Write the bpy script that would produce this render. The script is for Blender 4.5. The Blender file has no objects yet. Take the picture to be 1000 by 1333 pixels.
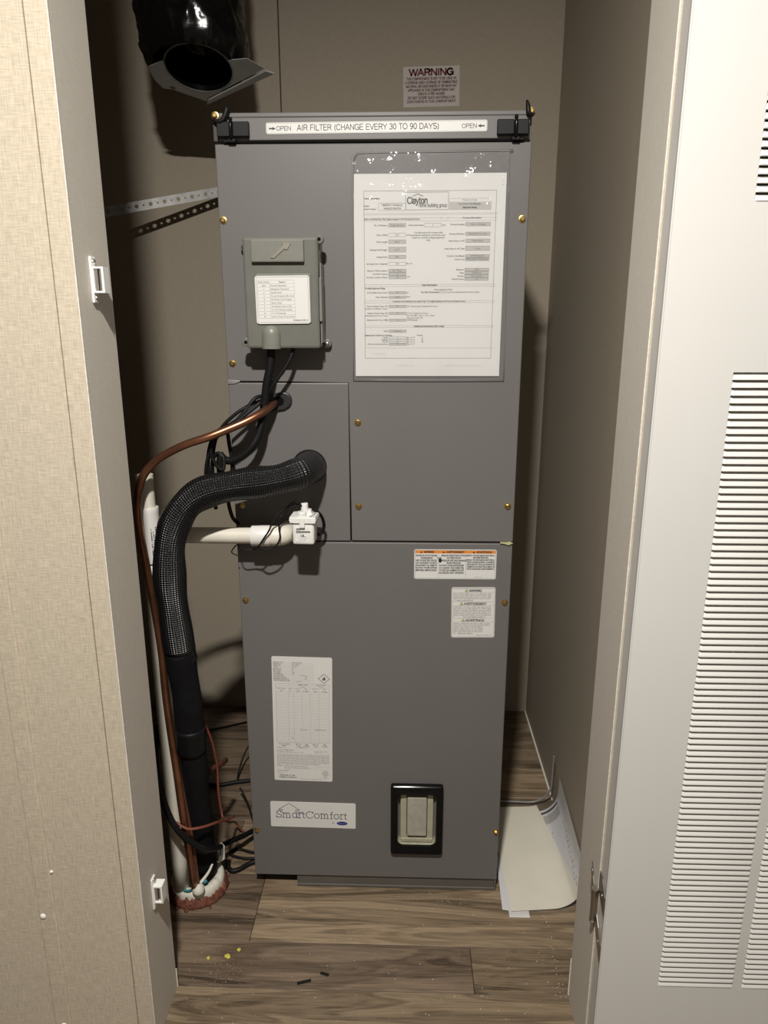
import bpy, bmesh, math, random
from mathutils import Vector, Matrix, noise

C = bpy.context.scene.collection
scn = bpy.context.scene
PI = math.pi

# ------------------------------------------------------------------ camera
cam_d = bpy.data.cameras.new('camera')
cam_d.sensor_fit = 'HORIZONTAL'
cam_d.sensor_width = 36.0
cam_d.lens = 36.0 * 0.924
cam_d.clip_start = 0.02
cam = bpy.data.objects.new('camera', cam_d)
C.objects.link(cam)
PIT, YAW, ROL = 0.258658, -0.031306, -0.000452
fw = Vector((math.sin(YAW) * math.cos(PIT), math.cos(YAW) * math.cos(PIT), -math.sin(PIT)))
rt = Vector((math.cos(YAW), -math.sin(YAW), 0.0))
up = rt.cross(fw)
r2 = rt * math.cos(ROL) + up * math.sin(ROL)
u2 = up * math.cos(ROL) - rt * math.sin(ROL)
M = Matrix((r2, u2, -fw)).transposed().to_4x4()
M.translation = Vector((0.0504, -1.0918, 1.0113))
cam.matrix_world = M
scn.camera = cam

# ------------------------------------------------------------------ world and light
wd = bpy.data.worlds.new('world')
scn.world = wd
wd.use_nodes = True
wd.node_tree.nodes['Background'].inputs['Color'].default_value = (1.0, 0.92, 0.82, 1)
wd.node_tree.nodes['Background'].inputs['Strength'].default_value = 0.105

# the work lamp worn by the photographer, a little above and left of the lens: a short row of LEDs tipped steeply down
ld = bpy.data.lights.new('head_lamp', 'AREA')
ld.shape = 'ELLIPSE'
ld.size = 0.085
ld.size_y = 0.042
ld.energy = 29.0
ld.color = (1.0, 0.962, 0.905)
lamp = bpy.data.objects.new('head_lamp', ld)
lamp.location = (-0.045, -1.10, 1.80)
lamp.rotation_euler = (math.radians(5.0), 0, 0)
C.objects.link(lamp)

scn.view_settings.view_transform = 'Standard'
scn.view_settings.look = 'None'
scn.view_settings.gamma = 1.0
scn.view_settings.use_curve_mapping = False
scn.view_settings.exposure = 0.2


# ------------------------------------------------------------------ materials
def lin(c):
    return tuple(((v / 255.0) / 12.92 if v / 255.0 <= 0.04045 else ((v / 255.0 + 0.055) / 1.055) ** 2.4) for v in c)


def new_mat(name):
    m = bpy.data.materials.new(name)
    m.use_nodes = True
    nt = m.node_tree
    return m, nt, nt.nodes['Principled BSDF']


def mat(name, col, rough=0.5, metal=0.0, spec=0.5, var=0.06, vscale=30.0, bump=0.0, bscale=400.0, stretch=(1, 1, 1)):
    m, nt, b = new_mat(name)
    b.inputs['Roughness'].default_value = rough
    b.inputs['Metallic'].default_value = metal
    b.inputs['Specular IOR Level'].default_value = spec
    tc = nt.nodes.new('ShaderNodeTexCoord')
    mp = nt.nodes.new('ShaderNodeMapping')
    mp.inputs['Scale'].default_value = stretch
    nt.links.new(tc.outputs['Object'], mp.inputs['Vector'])
    n = nt.nodes.new('ShaderNodeTexNoise')
    n.inputs['Scale'].default_value = vscale
    n.inputs['Detail'].default_value = 4
    nt.links.new(mp.outputs['Vector'], n.inputs['Vector'])
    r = nt.nodes.new('ShaderNodeValToRGB')
    r.color_ramp.elements[0].position = 0.3
    r.color_ramp.elements[1].position = 0.7
    r.color_ramp.elements[0].color = (*[max(0, v * (1 - var)) for v in col], 1)
    r.color_ramp.elements[1].color = (*[min(1, v * (1 + var)) for v in col], 1)
    nt.links.new(n.outputs['Fac'], r.inputs['Fac'])
    nt.links.new(r.outputs['Color'], b.inputs['Base Color'])
    if bump:
        n2 = nt.nodes.new('ShaderNodeTexNoise')
        n2.inputs['Scale'].default_value = bscale
        n2.inputs['Detail'].default_value = 3
        nt.links.new(mp.outputs['Vector'], n2.inputs['Vector'])
        bp = nt.nodes.new('ShaderNodeBump')
        bp.inputs['Strength'].default_value = bump
        bp.inputs['Distance'].default_value = 0.001
        nt.links.new(n2.outputs['Fac'], bp.inputs['Height'])
        nt.links.new(bp.outputs['Normal'], b.inputs['Normal'])
    return m


def linen(name, col, var=0.12, rough=0.75, bump=0.35):
    """woven-look vinyl wall covering: fine crossed threads"""
    m, nt, b = new_mat(name)
    b.inputs['Roughness'].default_value = rough
    b.inputs['Specular IOR Level'].default_value = 0.25
    tc = nt.nodes.new('ShaderNodeTexCoord')
    outs = []
    for sc in ((680, 680, 55), (75, 75, 720)):
        mp = nt.nodes.new('ShaderNodeMapping')
        mp.inputs['Scale'].default_value = sc
        nt.links.new(tc.outputs['Object'], mp.inputs['Vector'])
        n = nt.nodes.new('ShaderNodeTexNoise')
        n.inputs['Scale'].default_value = 1.0
        n.inputs['Detail'].default_value = 3
        nt.links.new(mp.outputs['Vector'], n.inputs['Vector'])
        outs.append(n.outputs['Fac'])
    ad = nt.nodes.new('ShaderNodeMath')
    ad.operation = 'ADD'
    nt.links.new(outs[0], ad.inputs[0])
    nt.links.new(outs[1], ad.inputs[1])
    r = nt.nodes.new('ShaderNodeValToRGB')
    r.color_ramp.elements[0].position = 0.78
    r.color_ramp.elements[1].position = 1.15
    hv = nt.nodes.new('ShaderNodeMath')
    hv.operation = 'MULTIPLY'
    hv.inputs[1].default_value = 1.0
    nt.links.new(ad.outputs[0], hv.inputs[0])
    r.color_ramp.elements[0].position = 0.38
    r.color_ramp.elements[1].position = 0.62
    hv.inputs[1].default_value = 0.5
    r.color_ramp.elements[0].color = (*[v * (1 - var) for v in col], 1)
    r.color_ramp.elements[1].color = (*[min(1, v * (1 + var)) for v in col], 1)
    nt.links.new(hv.outputs[0], r.inputs['Fac'])
    nt.links.new(r.outputs['Color'], b.inputs['Base Color'])
    bp = nt.nodes.new('ShaderNodeBump')
    bp.inputs['Strength'].default_value = bump
    bp.inputs['Distance'].default_value = 0.0006
    nt.links.new(hv.outputs[0], bp.inputs['Height'])
    nt.links.new(bp.outputs['Normal'], b.inputs['Normal'])
    return m


def wood(name, dark, light):
    """vinyl plank: long grain along X with knots"""
    m, nt, b = new_mat(name)
    b.inputs['Roughness'].default_value = 0.42
    b.inputs['Specular IOR Level'].default_value = 0.35
    tc = nt.nodes.new('ShaderNodeTexCoord')
    oi = nt.nodes.new('ShaderNodeObjectInfo')
    mul = nt.nodes.new('ShaderNodeVectorMath')
    mul.operation = 'SCALE'
    mul.inputs['Scale'].default_value = 9.0
    cmb = nt.nodes.new('ShaderNodeCombineXYZ')
    for k in range(3):
        nt.links.new(oi.outputs['Random'], cmb.inputs[k])
    nt.links.new(cmb.outputs[0], mul.inputs[0])
    add = nt.nodes.new('ShaderNodeVectorMath')
    add.operation = 'ADD'
    nt.links.new(tc.outputs['Object'], add.inputs[0])
    nt.links.new(mul.outputs[0], add.inputs[1])
    mp = nt.nodes.new('ShaderNodeMapping')
    mp.inputs['Scale'].default_value = (2.6, 24.0, 1.0)
    nt.links.new(add.outputs[0], mp.inputs['Vector'])
    n1 = nt.nodes.new('ShaderNodeTexNoise')
    n1.inputs['Scale'].default_value = 1.0
    n1.inputs['Detail'].default_value = 6
    n1.inputs['Distortion'].default_value = 1.1
    nt.links.new(mp.outputs[0], n1.inputs['Vector'])
    # growth rings: contour lines of the stretched noise
    mm = nt.nodes.new('ShaderNodeMath')
    mm.operation = 'MULTIPLY'
    mm.inputs[1].default_value = 46.0
    nt.links.new(n1.outputs['Fac'], mm.inputs[0])
    sn = nt.nodes.new('ShaderNodeMath')
    sn.operation = 'SINE'
    nt.links.new(mm.outputs[0], sn.inputs[0])
    mp2 = nt.nodes.new('ShaderNodeMapping')
    mp2.inputs['Scale'].default_value = (14.0, 420.0, 1.0)
    nt.links.new(add.outputs[0], mp2.inputs['Vector'])
    n2 = nt.nodes.new('ShaderNodeTexNoise')
    n2.inputs['Scale'].default_value = 1.0
    n2.inputs['Detail'].default_value = 3
    nt.links.new(mp2.outputs[0], n2.inputs['Vector'])
    a1 = nt.nodes.new('ShaderNodeMath')
    a1.operation = 'MULTIPLY_ADD'
    a1.inputs[1].default_value = 0.085
    nt.links.new(sn.outputs[0], a1.inputs[0])
    nt.links.new(n1.outputs['Fac'], a1.inputs[2])
    a2 = nt.nodes.new('ShaderNodeMath')
    a2.operation = 'MULTIPLY_ADD'
    a2.inputs[1].default_value = 0.45
    nt.links.new(n2.outputs['Fac'], a2.inputs[0])
    nt.links.new(a1.outputs[0], a2.inputs[2])
    r = nt.nodes.new('ShaderNodeValToRGB')
    r.color_ramp.elements[0].position = 0.5
    r.color_ramp.elements[1].position = 0.95
    r.color_ramp.elements[0].color = (*dark, 1)
    r.color_ramp.elements[1].color = (*light, 1)
    nt.links.new(a2.outputs[0], r.inputs['Fac'])
    nt.links.new(r.outputs['Color'], b.inputs['Base Color'])
    bp = nt.nodes.new('ShaderNodeBump')
    bp.inputs['Strength'].default_value = 0.25
    bp.inputs['Distance'].default_value = 0.0005
    nt.links.new(n2.outputs['Fac'], bp.inputs['Height'])
    nt.links.new(bp.outputs['Normal'], b.inputs['Normal'])
    return m


def clear_film(name, tint=(0.96, 0.96, 0.96), gloss=0.08, wrinkle=0.3, wscale=30.0, haze=0.0):
    m, nt, b = new_mat(name)
    out = nt.nodes['Material Output']
    nt.nodes.remove(b)
    tr = nt.nodes.new('ShaderNodeBsdfTransparent')
    tr.inputs['Color'].default_value = (*tint, 1)
    gl = nt.nodes.new('ShaderNodeBsdfGlossy')
    gl.inputs['Roughness'].default_value = gloss
    lw = nt.nodes.new('ShaderNodeLayerWeight')
    lw.inputs['Blend'].default_value = 0.3
    fr = nt.nodes.new('ShaderNodeMath')
    fr.operation = 'MULTIPLY_ADD'
    fr.inputs[1].default_value = 0.22
    fr.inputs[2].default_value = 0.035
    nt.links.new(lw.outputs['Fresnel'], fr.inputs[0])
    tc = nt.nodes.new('ShaderNodeTexCoord')
    n = nt.nodes.new('ShaderNodeTexNoise')
    n.inputs['Scale'].default_value = wscale
    n.inputs['Detail'].default_value = 4
    nt.links.new(tc.outputs['Object'], n.inputs['Vector'])
    bp = nt.nodes.new('ShaderNodeBump')
    bp.inputs['Strength'].default_value = wrinkle
    bp.inputs['Distance'].default_value = 0.01
    nt.links.new(n.outputs['Fac'], bp.inputs['Height'])
    nt.links.new(bp.outputs['Normal'], gl.inputs['Normal'])
    mx = nt.nodes.new('ShaderNodeMixShader')
    nt.links.new(fr.outputs[0], mx.inputs['Fac'])
    nt.links.new(tr.outputs[0], mx.inputs[1])
    nt.links.new(gl.outputs[0], mx.inputs[2])
    last = mx
    if haze:
        df = nt.nodes.new('ShaderNodeBsdfDiffuse')
        df.inputs['Color'].default_value = (0.8, 0.8, 0.8, 1)
        m2 = nt.nodes.new('ShaderNodeMixShader')
        m2.inputs['Fac'].default_value = haze
        nt.links.new(mx.outputs[0], m2.inputs[1])
        nt.links.new(df.outputs[0], m2.inputs[2])
        last = m2
    nt.links.new(last.outputs[0], out.inputs['Surface'])
    return m


def sleeve_mat(name):
    """black woven-look tape sleeve: fine crossed ribs from the tube's own UVs (metres)"""
    m, nt, b = new_mat(name)
    b.inputs['Base Color'].default_value = (0.008, 0.008, 0.009, 1)
    b.inputs['Roughness'].default_value = 0.27
    b.inputs['Specular IOR Level'].default_value = 0.6
    uv = nt.nodes.new('ShaderNodeUVMap')
    sp = nt.nodes.new('ShaderNodeSeparateXYZ')
    nt.links.new(uv.outputs[0], sp.inputs[0])
    hs = []
    for k, f in ((0, 2 * PI * 40), (1, 2 * PI / 0.0034)):
        mu = nt.nodes.new('ShaderNodeMath')
        mu.operation = 'MULTIPLY'
        mu.inputs[1].default_value = f
        nt.links.new(sp.outputs[k], mu.inputs[0])
        s = nt.nodes.new('ShaderNodeMath')
        s.operation = 'SINE'
        nt.links.new(mu.outputs[0], s.inputs[0])
        hs.append(s)
    ad = nt.nodes.new('ShaderNodeMath')
    ad.operation = 'MULTIPLY_ADD'
    ad.inputs[1].default_value = 0.45
    nt.links.new(hs[0].outputs[0], ad.inputs[0])
    nt.links.new(hs[1].outputs[0], ad.inputs[2])
    bp = nt.nodes.new('ShaderNodeBump')
    bp.inputs['Strength'].default_value = 0.9
    bp.inputs['Distance'].default_value = 0.0007
    nt.links.new(ad.outputs[0], bp.inputs['Height'])
    nt.links.new(bp.outputs['Normal'], b.inputs['Normal'])
    return m


MT = {
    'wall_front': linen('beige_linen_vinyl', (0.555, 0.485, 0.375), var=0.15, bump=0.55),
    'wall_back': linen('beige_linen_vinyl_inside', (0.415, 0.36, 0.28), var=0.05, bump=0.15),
    'jamb': linen('greige_jamb_vinyl', (0.62, 0.575, 0.50), var=0.05, bump=0.15),
    'raw_edge': mat('raw_board_edge', (0.80, 0.76, 0.69), 0.9, var=0.15, vscale=200),
    'ceiling': mat('ceiling_white', (0.55, 0.52, 0.47), 0.9),
    'wood_mid': wood('plank_brown', (0.080, 0.057, 0.035), (0.295, 0.220, 0.142)),
    'wood_dark': wood('plank_dark_brown', (0.062, 0.043, 0.029), (0.25, 0.182, 0.125)),
    'wood_light': wood('plank_light_brown', (0.115, 0.083, 0.050), (0.385, 0.285, 0.185)),
    'unit': mat('grey_enamel', (0.163, 0.153, 0.148), 0.42, spec=0.35, var=0.02, vscale=8, bump=0.04, bscale=900),
    'unit_dark': mat('grey_enamel_inner', (0.05, 0.046, 0.044), 0.6),
    'black': mat('black_rubber', (0.008, 0.008, 0.008), 0.5, spec=0.25),
    'black_gloss': mat('black_gloss_plastic', (0.005, 0.005, 0.005), 0.2, spec=0.2),
    'void': mat('dark_recess', (0.004, 0.004, 0.004), 0.95, spec=0.1),
    'brass': mat('brass_plated', (0.62, 0.43, 0.16), 0.32, metal=1.0),
    'steel': mat('bright_steel', (0.62, 0.60, 0.57), 0.3, metal=1.0),
    'zinc': mat('galvanised_steel', (0.34, 0.335, 0.32), 0.5, metal=0.6, var=0.2, vscale=60),
    'hinge': mat('brushed_steel_hinge', (0.36, 0.33, 0.29), 0.33, metal=1.0),
    'label': mat('label_white', (0.74, 0.73, 0.70), 0.45, var=0.01),
    'label_edge': mat('label_grey_line', (0.30, 0.29, 0.27), 0.5, var=0.01),
    'ink': mat('black_ink', (0.02, 0.02, 0.02), 0.5, var=0.0),
    'ink_soft': mat('grey_ink', (0.22, 0.21, 0.20), 0.6, var=0.0),
    'ink_mid': mat('dark_grey_ink', (0.09, 0.085, 0.08), 0.6, var=0.0),
    'shade': mat('grey_field_fill', (0.50, 0.49, 0.475), 0.7, var=0.0),
    'maroon': mat('maroon_ink', (0.15, 0.016, 0.018), 0.6, var=0.0),
    'orange': mat('orange_print', (0.80, 0.26, 0.03), 0.5, var=0.02),
    'yellow': mat('yellow_print', (0.65, 0.62, 0.10), 0.5, var=0.02),
    'navy': mat('navy_print', (0.035, 0.035, 0.14), 0.5, var=0.0),
    'blue': mat('blue_print', (0.03, 0.04, 0.25), 0.5, var=0.0),
    'sticker': mat('pale_wall_sticker', (0.60, 0.545, 0.50), 0.6, var=0.03),
    'paper': mat('white_paper', (0.74, 0.73, 0.71), 0.8, spec=0.2, var=0.015, vscale=12),
    'cream': mat('cream_paper', (0.85, 0.81, 0.68), 0.75, spec=0.25, var=0.03, vscale=14),
    'lilac': mat('cool_white_paper', (0.80, 0.78, 0.80), 0.7, spec=0.3, var=0.03, vscale=14),
    'sensor': mat('grey_green_plastic', (0.155, 0.155, 0.135), 0.34, spec=0.45, var=0.05, vscale=40),
    'sensor_light': mat('grey_green_plastic_pale', (0.205, 0.205, 0.175), 0.38, spec=0.45, var=0.06, vscale=50),
    'pvc': mat('white_pvc', (0.74, 0.70, 0.60), 0.38, var=0.06, vscale=25),
    'pvc_new': mat('bright_white_pvc', (0.80, 0.78, 0.74), 0.33, var=0.02),
    'white_plastic': mat('white_plastic', (0.84, 0.83, 0.80), 0.32, var=0.01),
    'catch': mat('catch_white_plastic', (0.86, 0.85, 0.81), 0.35, var=0.02),
    'copper': mat('copper_tube', (0.30, 0.135, 0.075), 0.31, metal=0.85, var=0.35, vscale=22),
    'copper_dull': mat('dull_copper_tube', (0.145, 0.055, 0.034), 0.55, metal=0.3, var=0.3, vscale=30),
    'red_wire': mat('red_brown_wire', (0.20, 0.055, 0.035), 0.5, var=0.15),
    'sleeve': sleeve_mat('black_ribbed_sleeve'),
    'foam': mat('black_foam_insulation', (0.008, 0.008, 0.009), 0.75, spec=0.12, var=0.2, vscale=60, bump=0.3, bscale=250),
    'tape': mat('black_vinyl_tape', (0.007, 0.007, 0.008), 0.45, spec=0.2),
    'film': mat('black_poly_film', (0.004, 0.004, 0.004), 0.2, spec=0.35, bump=0.6, bscale=55),
    'plate': mat('grey_sheet_metal', (0.40, 0.395, 0.37), 0.5, metal=0.25, var=0.08, vscale=20),
    'putty': mat('red_brown_putty', (0.175, 0.058, 0.034), 0.85, var=0.5, vscale=110, bump=0.5, bscale=160),
    'white_foam': mat('cream_foam', (0.75, 0.72, 0.62), 0.6, var=0.08, vscale=50),
    'teal': mat('teal_primer', (0.03, 0.22, 0.28), 0.5),
    'blue_mark': mat('blue_mark', (0.03, 0.16, 0.55), 0.5),
    'door': mat('white_door_enamel', (0.68, 0.665, 0.63), 0.45, spec=0.2, var=0.012, vscale=5),
    'door_edge': mat('door_edge_grey', (0.60, 0.575, 0.53), 0.5, var=0.02),
    'door_core': mat('door_core_dark', (0.035, 0.033, 0.03), 0.9),  # dark colour stands in for the shade inside the hollow door
    'glass_well': mat('cream_plastic_well', (0.42, 0.40, 0.29), 0.3, var=0.12, vscale=60),
    'glass_block': mat('translucent_cream_block', (0.40, 0.385, 0.32), 0.25, var=0.12, vscale=70),
    'crumb': mat('yellow_foam_crumb', (0.62, 0.56, 0.10), 0.8, var=0.2),
    'dust': mat('white_dust', (0.72, 0.68, 0.60), 0.9),
    'scrap': mat('pale_yellow_gasket', (0.55, 0.54, 0.28), 0.7, var=0.15),
    'clear': clear_film('clear_sleeve_film', gloss=0.09, wrinkle=0.55, wscale=30, haze=0.035),
    'clear_bag': clear_film('clear_bag_film', tint=(0.96, 0.96, 0.96), gloss=0.12, wrinkle=0.25, wscale=14, haze=0.03),
}


# ------------------------------------------------------------------ helpers
def setp(o, label=None, cat=None, group=None, kind=None):
    if label: o['label'] = label
    if cat: o['category'] = cat
    if group: o['group'] = group
    if kind: o['kind'] = kind
    return o


def empty(name, loc=(0, 0, 0), label=None, cat=None, group=None, kind=None):
    o = bpy.data.objects.new(name, None)
    o.empty_display_size = 0.05
    o.location = loc
    C.objects.link(o)
    return setp(o, label, cat, group, kind)


def world_off(o):
    v = Vector((0, 0, 0))
    while o is not None:
        v += o.location
        o = o.parent
    return v


def obj(name, bm, mats, parent=None, smooth=False, origin=None, label=None, cat=None, group=None, kind=None, angle=None):
    """world-space bmesh -> one mesh object (child of parent when given)"""
    if not isinstance(mats, (list, tuple)):
        mats = [mats]
    me = bpy.data.meshes.new(name)
    off = world_off(parent) if parent is not None else Vector((0, 0, 0))
    org = Vector(origin) if origin is not None else off
    bmesh.ops.translate(bm, verts=bm.verts, vec=-org)
    bm.normal_update()
    bm.to_mesh(me)
    bm.free()
    for m in mats:
        me.materials.append(m)
    if smooth:
        for p in me.polygons:
            p.use_smooth = True
        if angle:
            me.set_sharp_from_angle(angle=angle)
    o = bpy.data.objects.new(name, me)
    if parent is not None:
        o.parent = parent
    o.location = org - off
    C.objects.link(o)
    return setp(o, label, cat, group, kind)


def add_box(bm, x0, x1, y0, y1, z0, z1, bev=0.0, mi=0, seg=2):
    vs = [bm.verts.new(p) for p in ((x0, y0, z0), (x1, y0, z0), (x1, y1, z0), (x0, y1, z0),
                                    (x0, y0, z1), (x1, y0, z1), (x1, y1, z1), (x0, y1, z1))]
    fs = [bm.faces.new([vs[i] for i in f]) for f in ((0, 3, 2, 1), (4, 5, 6, 7), (0, 1, 5, 4), (1, 2, 6, 5), (2, 3, 7, 6), (3, 0, 4, 7))]
    for f in fs:
        f.material_index = mi
    if bev > 0:
        es = list({e for f in fs for e in f.edges})
        r = bmesh.ops.bevel(bm, geom=es, offset=bev, segments=seg, affect='EDGES', profile=0.5)
        for f in r['faces']:
            f.material_index = mi


def box(*a, **k):
    bm = bmesh.new()
    add_box(bm, *a, **k)
    return bm


def add_prism(bm, pts, y0, y1, mi=0, bev=0.0, axis='y', seg=2):
    """polygon pts (X,Z) counter-clockwise seen from the camera, extruded from y0 (front) to y1 (back)"""
    def V(a, b, c):
        return (a, c, b) if axis == 'y' else ((c, a, b) if axis == 'x' else (a, b, c))
    f0 = [bm.verts.new(V(x, z, y0)) for x, z in pts]
    f1 = [bm.verts.new(V(x, z, y1)) for x, z in pts]
    n = len(pts)
    fs = [bm.faces.new(f0), bm.faces.new(list(reversed(f1)))]
    for i in range(n):
        j = (i + 1) % n
        fs.append(bm.faces.new([f0[j], f0[i], f1[i], f1[j]]))
    for f in fs:
        f.material_index = mi
    if bev > 0:
        es = list(fs[0].edges)
        r = bmesh.ops.bevel(bm, geom=es, offset=bev, segments=seg, affect='EDGES', profile=0.5)
        for f in r['faces']:
            f.material_index = mi
    bmesh.ops.recalc_face_normals(bm, faces=[f for f in bm.faces if f.is_valid])


def rrect(x0, x1, z0, z1, r, n=5):
    pts = []
    for cx, cz, a in ((x1 - r, z0 + r, -90), (x1 - r, z1 - r, 0), (x0 + r, z1 - r, 90), (x0 + r, z0 + r, 180)):
        for i in range(n + 1):
            t = math.radians(a + 90 * i / n)
            pts.append((cx + r * math.cos(t), cz + r * math.sin(t)))
    return pts


def circle_pts(cx, cz, r, n=24, ry=None):
    ry = r if ry is None else ry
    return [(cx + r * math.cos(2 * PI * i / n), cz + ry * math.sin(2 * PI * i / n)) for i in range(n)]


def catmull(pts, per=8):
    P = [Vector(p) for p in pts]
    P = [P[0] * 2 - P[1]] + P + [P[-1] * 2 - P[-2]]
    out = []
    for i in range(1, len(P) - 2):
        a, b, c, d = P[i - 1:i + 3]
        for k in range(per):
            t = k / per
            out.append(0.5 * ((2 * b) + (c - a) * t + (2 * a - 5 * b + 4 * c - d) * t * t + (3 * b - a - 3 * c + d) * t ** 3))
    out.append(P[-2])
    return out


def add_tube(bm, pts, rad, sides=12, per=8, mi=0, caps=True, smooth=True, wob=0.0):
    path = catmull(pts, per) if smooth and len(pts) > 2 else [Vector(p) for p in pts]
    n = len(path)
    uv = bm.loops.layers.uv.verify()
    tan = [(path[min(i + 1, n - 1)] - path[max(i - 1, 0)]).normalized() for i in range(n)]
    ref = Vector((0, 0, 1)) if abs(tan[0].z) < 0.9 else Vector((0, 1, 0))
    nrm = tan[0].cross(ref).normalized()
    rings, L, ls = [], 0.0, []
    for i in range(n):
        if i:
            L += (path[i] - path[i - 1]).length
        ls.append(L)
        nrm = (nrm - tan[i] * nrm.dot(tan[i])).normalized()
        bi = tan[i].cross(nrm)
        f = i / max(1, n - 1)
        r = rad(f) if callable(rad) else rad
        ring = []
        for k in range(sides):
            a = 2 * PI * k / sides
            rr = r
            if wob:
                q = path[i] + (nrm * math.cos(a) + bi * math.sin(a)) * r
                rr = r * (1 + wob * noise.noise(q * 22))
            ring.append(bm.verts.new(path[i] + (nrm * math.cos(a) + bi * math.sin(a)) * rr))
        rings.append(ring)
    for i in range(n - 1):
        for k in range(sides):
            k2 = (k + 1) % sides
            f = bm.faces.new([rings[i][k], rings[i][k2], rings[i + 1][k2], rings[i + 1][k]])
            f.material_index = mi
            us = (k / sides, (k + 1) / sides, (k + 1) / sides, k / sides)
            vs = (ls[i], ls[i], ls[i + 1], ls[i + 1])
            for lp, u, v in zip(f.loops, us, vs):
                lp[uv].uv = (u, v)
    if caps:
        f = bm.faces.new(list(reversed(rings[0]))); f.material_index = mi
        f = bm.faces.new(rings[-1]); f.material_index = mi


def tube(pts, rad, **k):
    bm = bmesh.new()
    add_tube(bm, pts, rad, **k)
    return bm


def add_lathe(bm, prof, origin, axis=(0, 0, 1), n=24, mi=0):
    """profile of (radius, height) turned about axis through origin"""
    ax = Vector(axis).normalized()
    ref = Vector((1, 0, 0)) if abs(ax.x) < 0.9 else Vector((0, 0, 1))
    u = ax.cross(ref).normalized()
    v = ax.cross(u)
    o = Vector(origin)
    rings = []
    for r, h in prof:
        if r < 1e-6:
            rings.append([bm.verts.new(o + ax * h)])
        else:
            rings.append([bm.verts.new(o + ax * h + (u * math.cos(2 * PI * k / n) + v * math.sin(2 * PI * k / n)) * r) for k in range(n)])
    for a, b in zip(rings, rings[1:]):
        for k in range(n):
            k2 = (k + 1) % n
            if len(a) == 1 and len(b) == 1:
                continue
            if len(a) == 1:
                f = bm.faces.new([a[0], b[k2], b[k]])
            elif len(b) == 1:
                f = bm.faces.new([a[k], a[k2], b[0]])
            else:
                f = bm.faces.new([a[k], a[k2], b[k2], b[k]])
            f.material_index = mi


def lathe(*a, **k):
    bm = bmesh.new()
    add_lathe(bm, *a, **k)
    bmesh.ops.recalc_face_normals(bm, faces=bm.faces)
    return bm


# ---- flat print: label plate plus ink, in label metres (x right, y up), later turned to face -Y
_txt = {}


def text_geo(s, bold=0.0):
    key = (s, bold)
    if key not in _txt:
        cu = bpy.data.curves.new('t', 'FONT')
        cu.body = s
        cu.resolution_u = 1 if len(s) > 22 else 2
        cu.offset = bold
        ob = bpy.data.objects.new('t', cu)
        C.objects.link(ob)
        dg = bpy.context.evaluated_depsgraph_get()
        ev = ob.evaluated_get(dg)
        me = ev.to_mesh()
        vs = [(v.co.x, v.co.y) for v in me.vertices]
        fs = [tuple(p.vertices) for p in me.polygons]
        ev.to_mesh_clear()
        bpy.data.objects.remove(ob)
        bpy.data.curves.remove(cu)
        _txt[key] = (vs, fs)
    return _txt[key]


def _arc(cx, cy, rx, ry, a0, a1, n=10):
    return [(cx + rx * math.cos(math.radians(a0 + (a1 - a0) * i / n)), cy + ry * math.sin(math.radians(a0 + (a1 - a0) * i / n))) for i in range(n + 1)]


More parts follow.
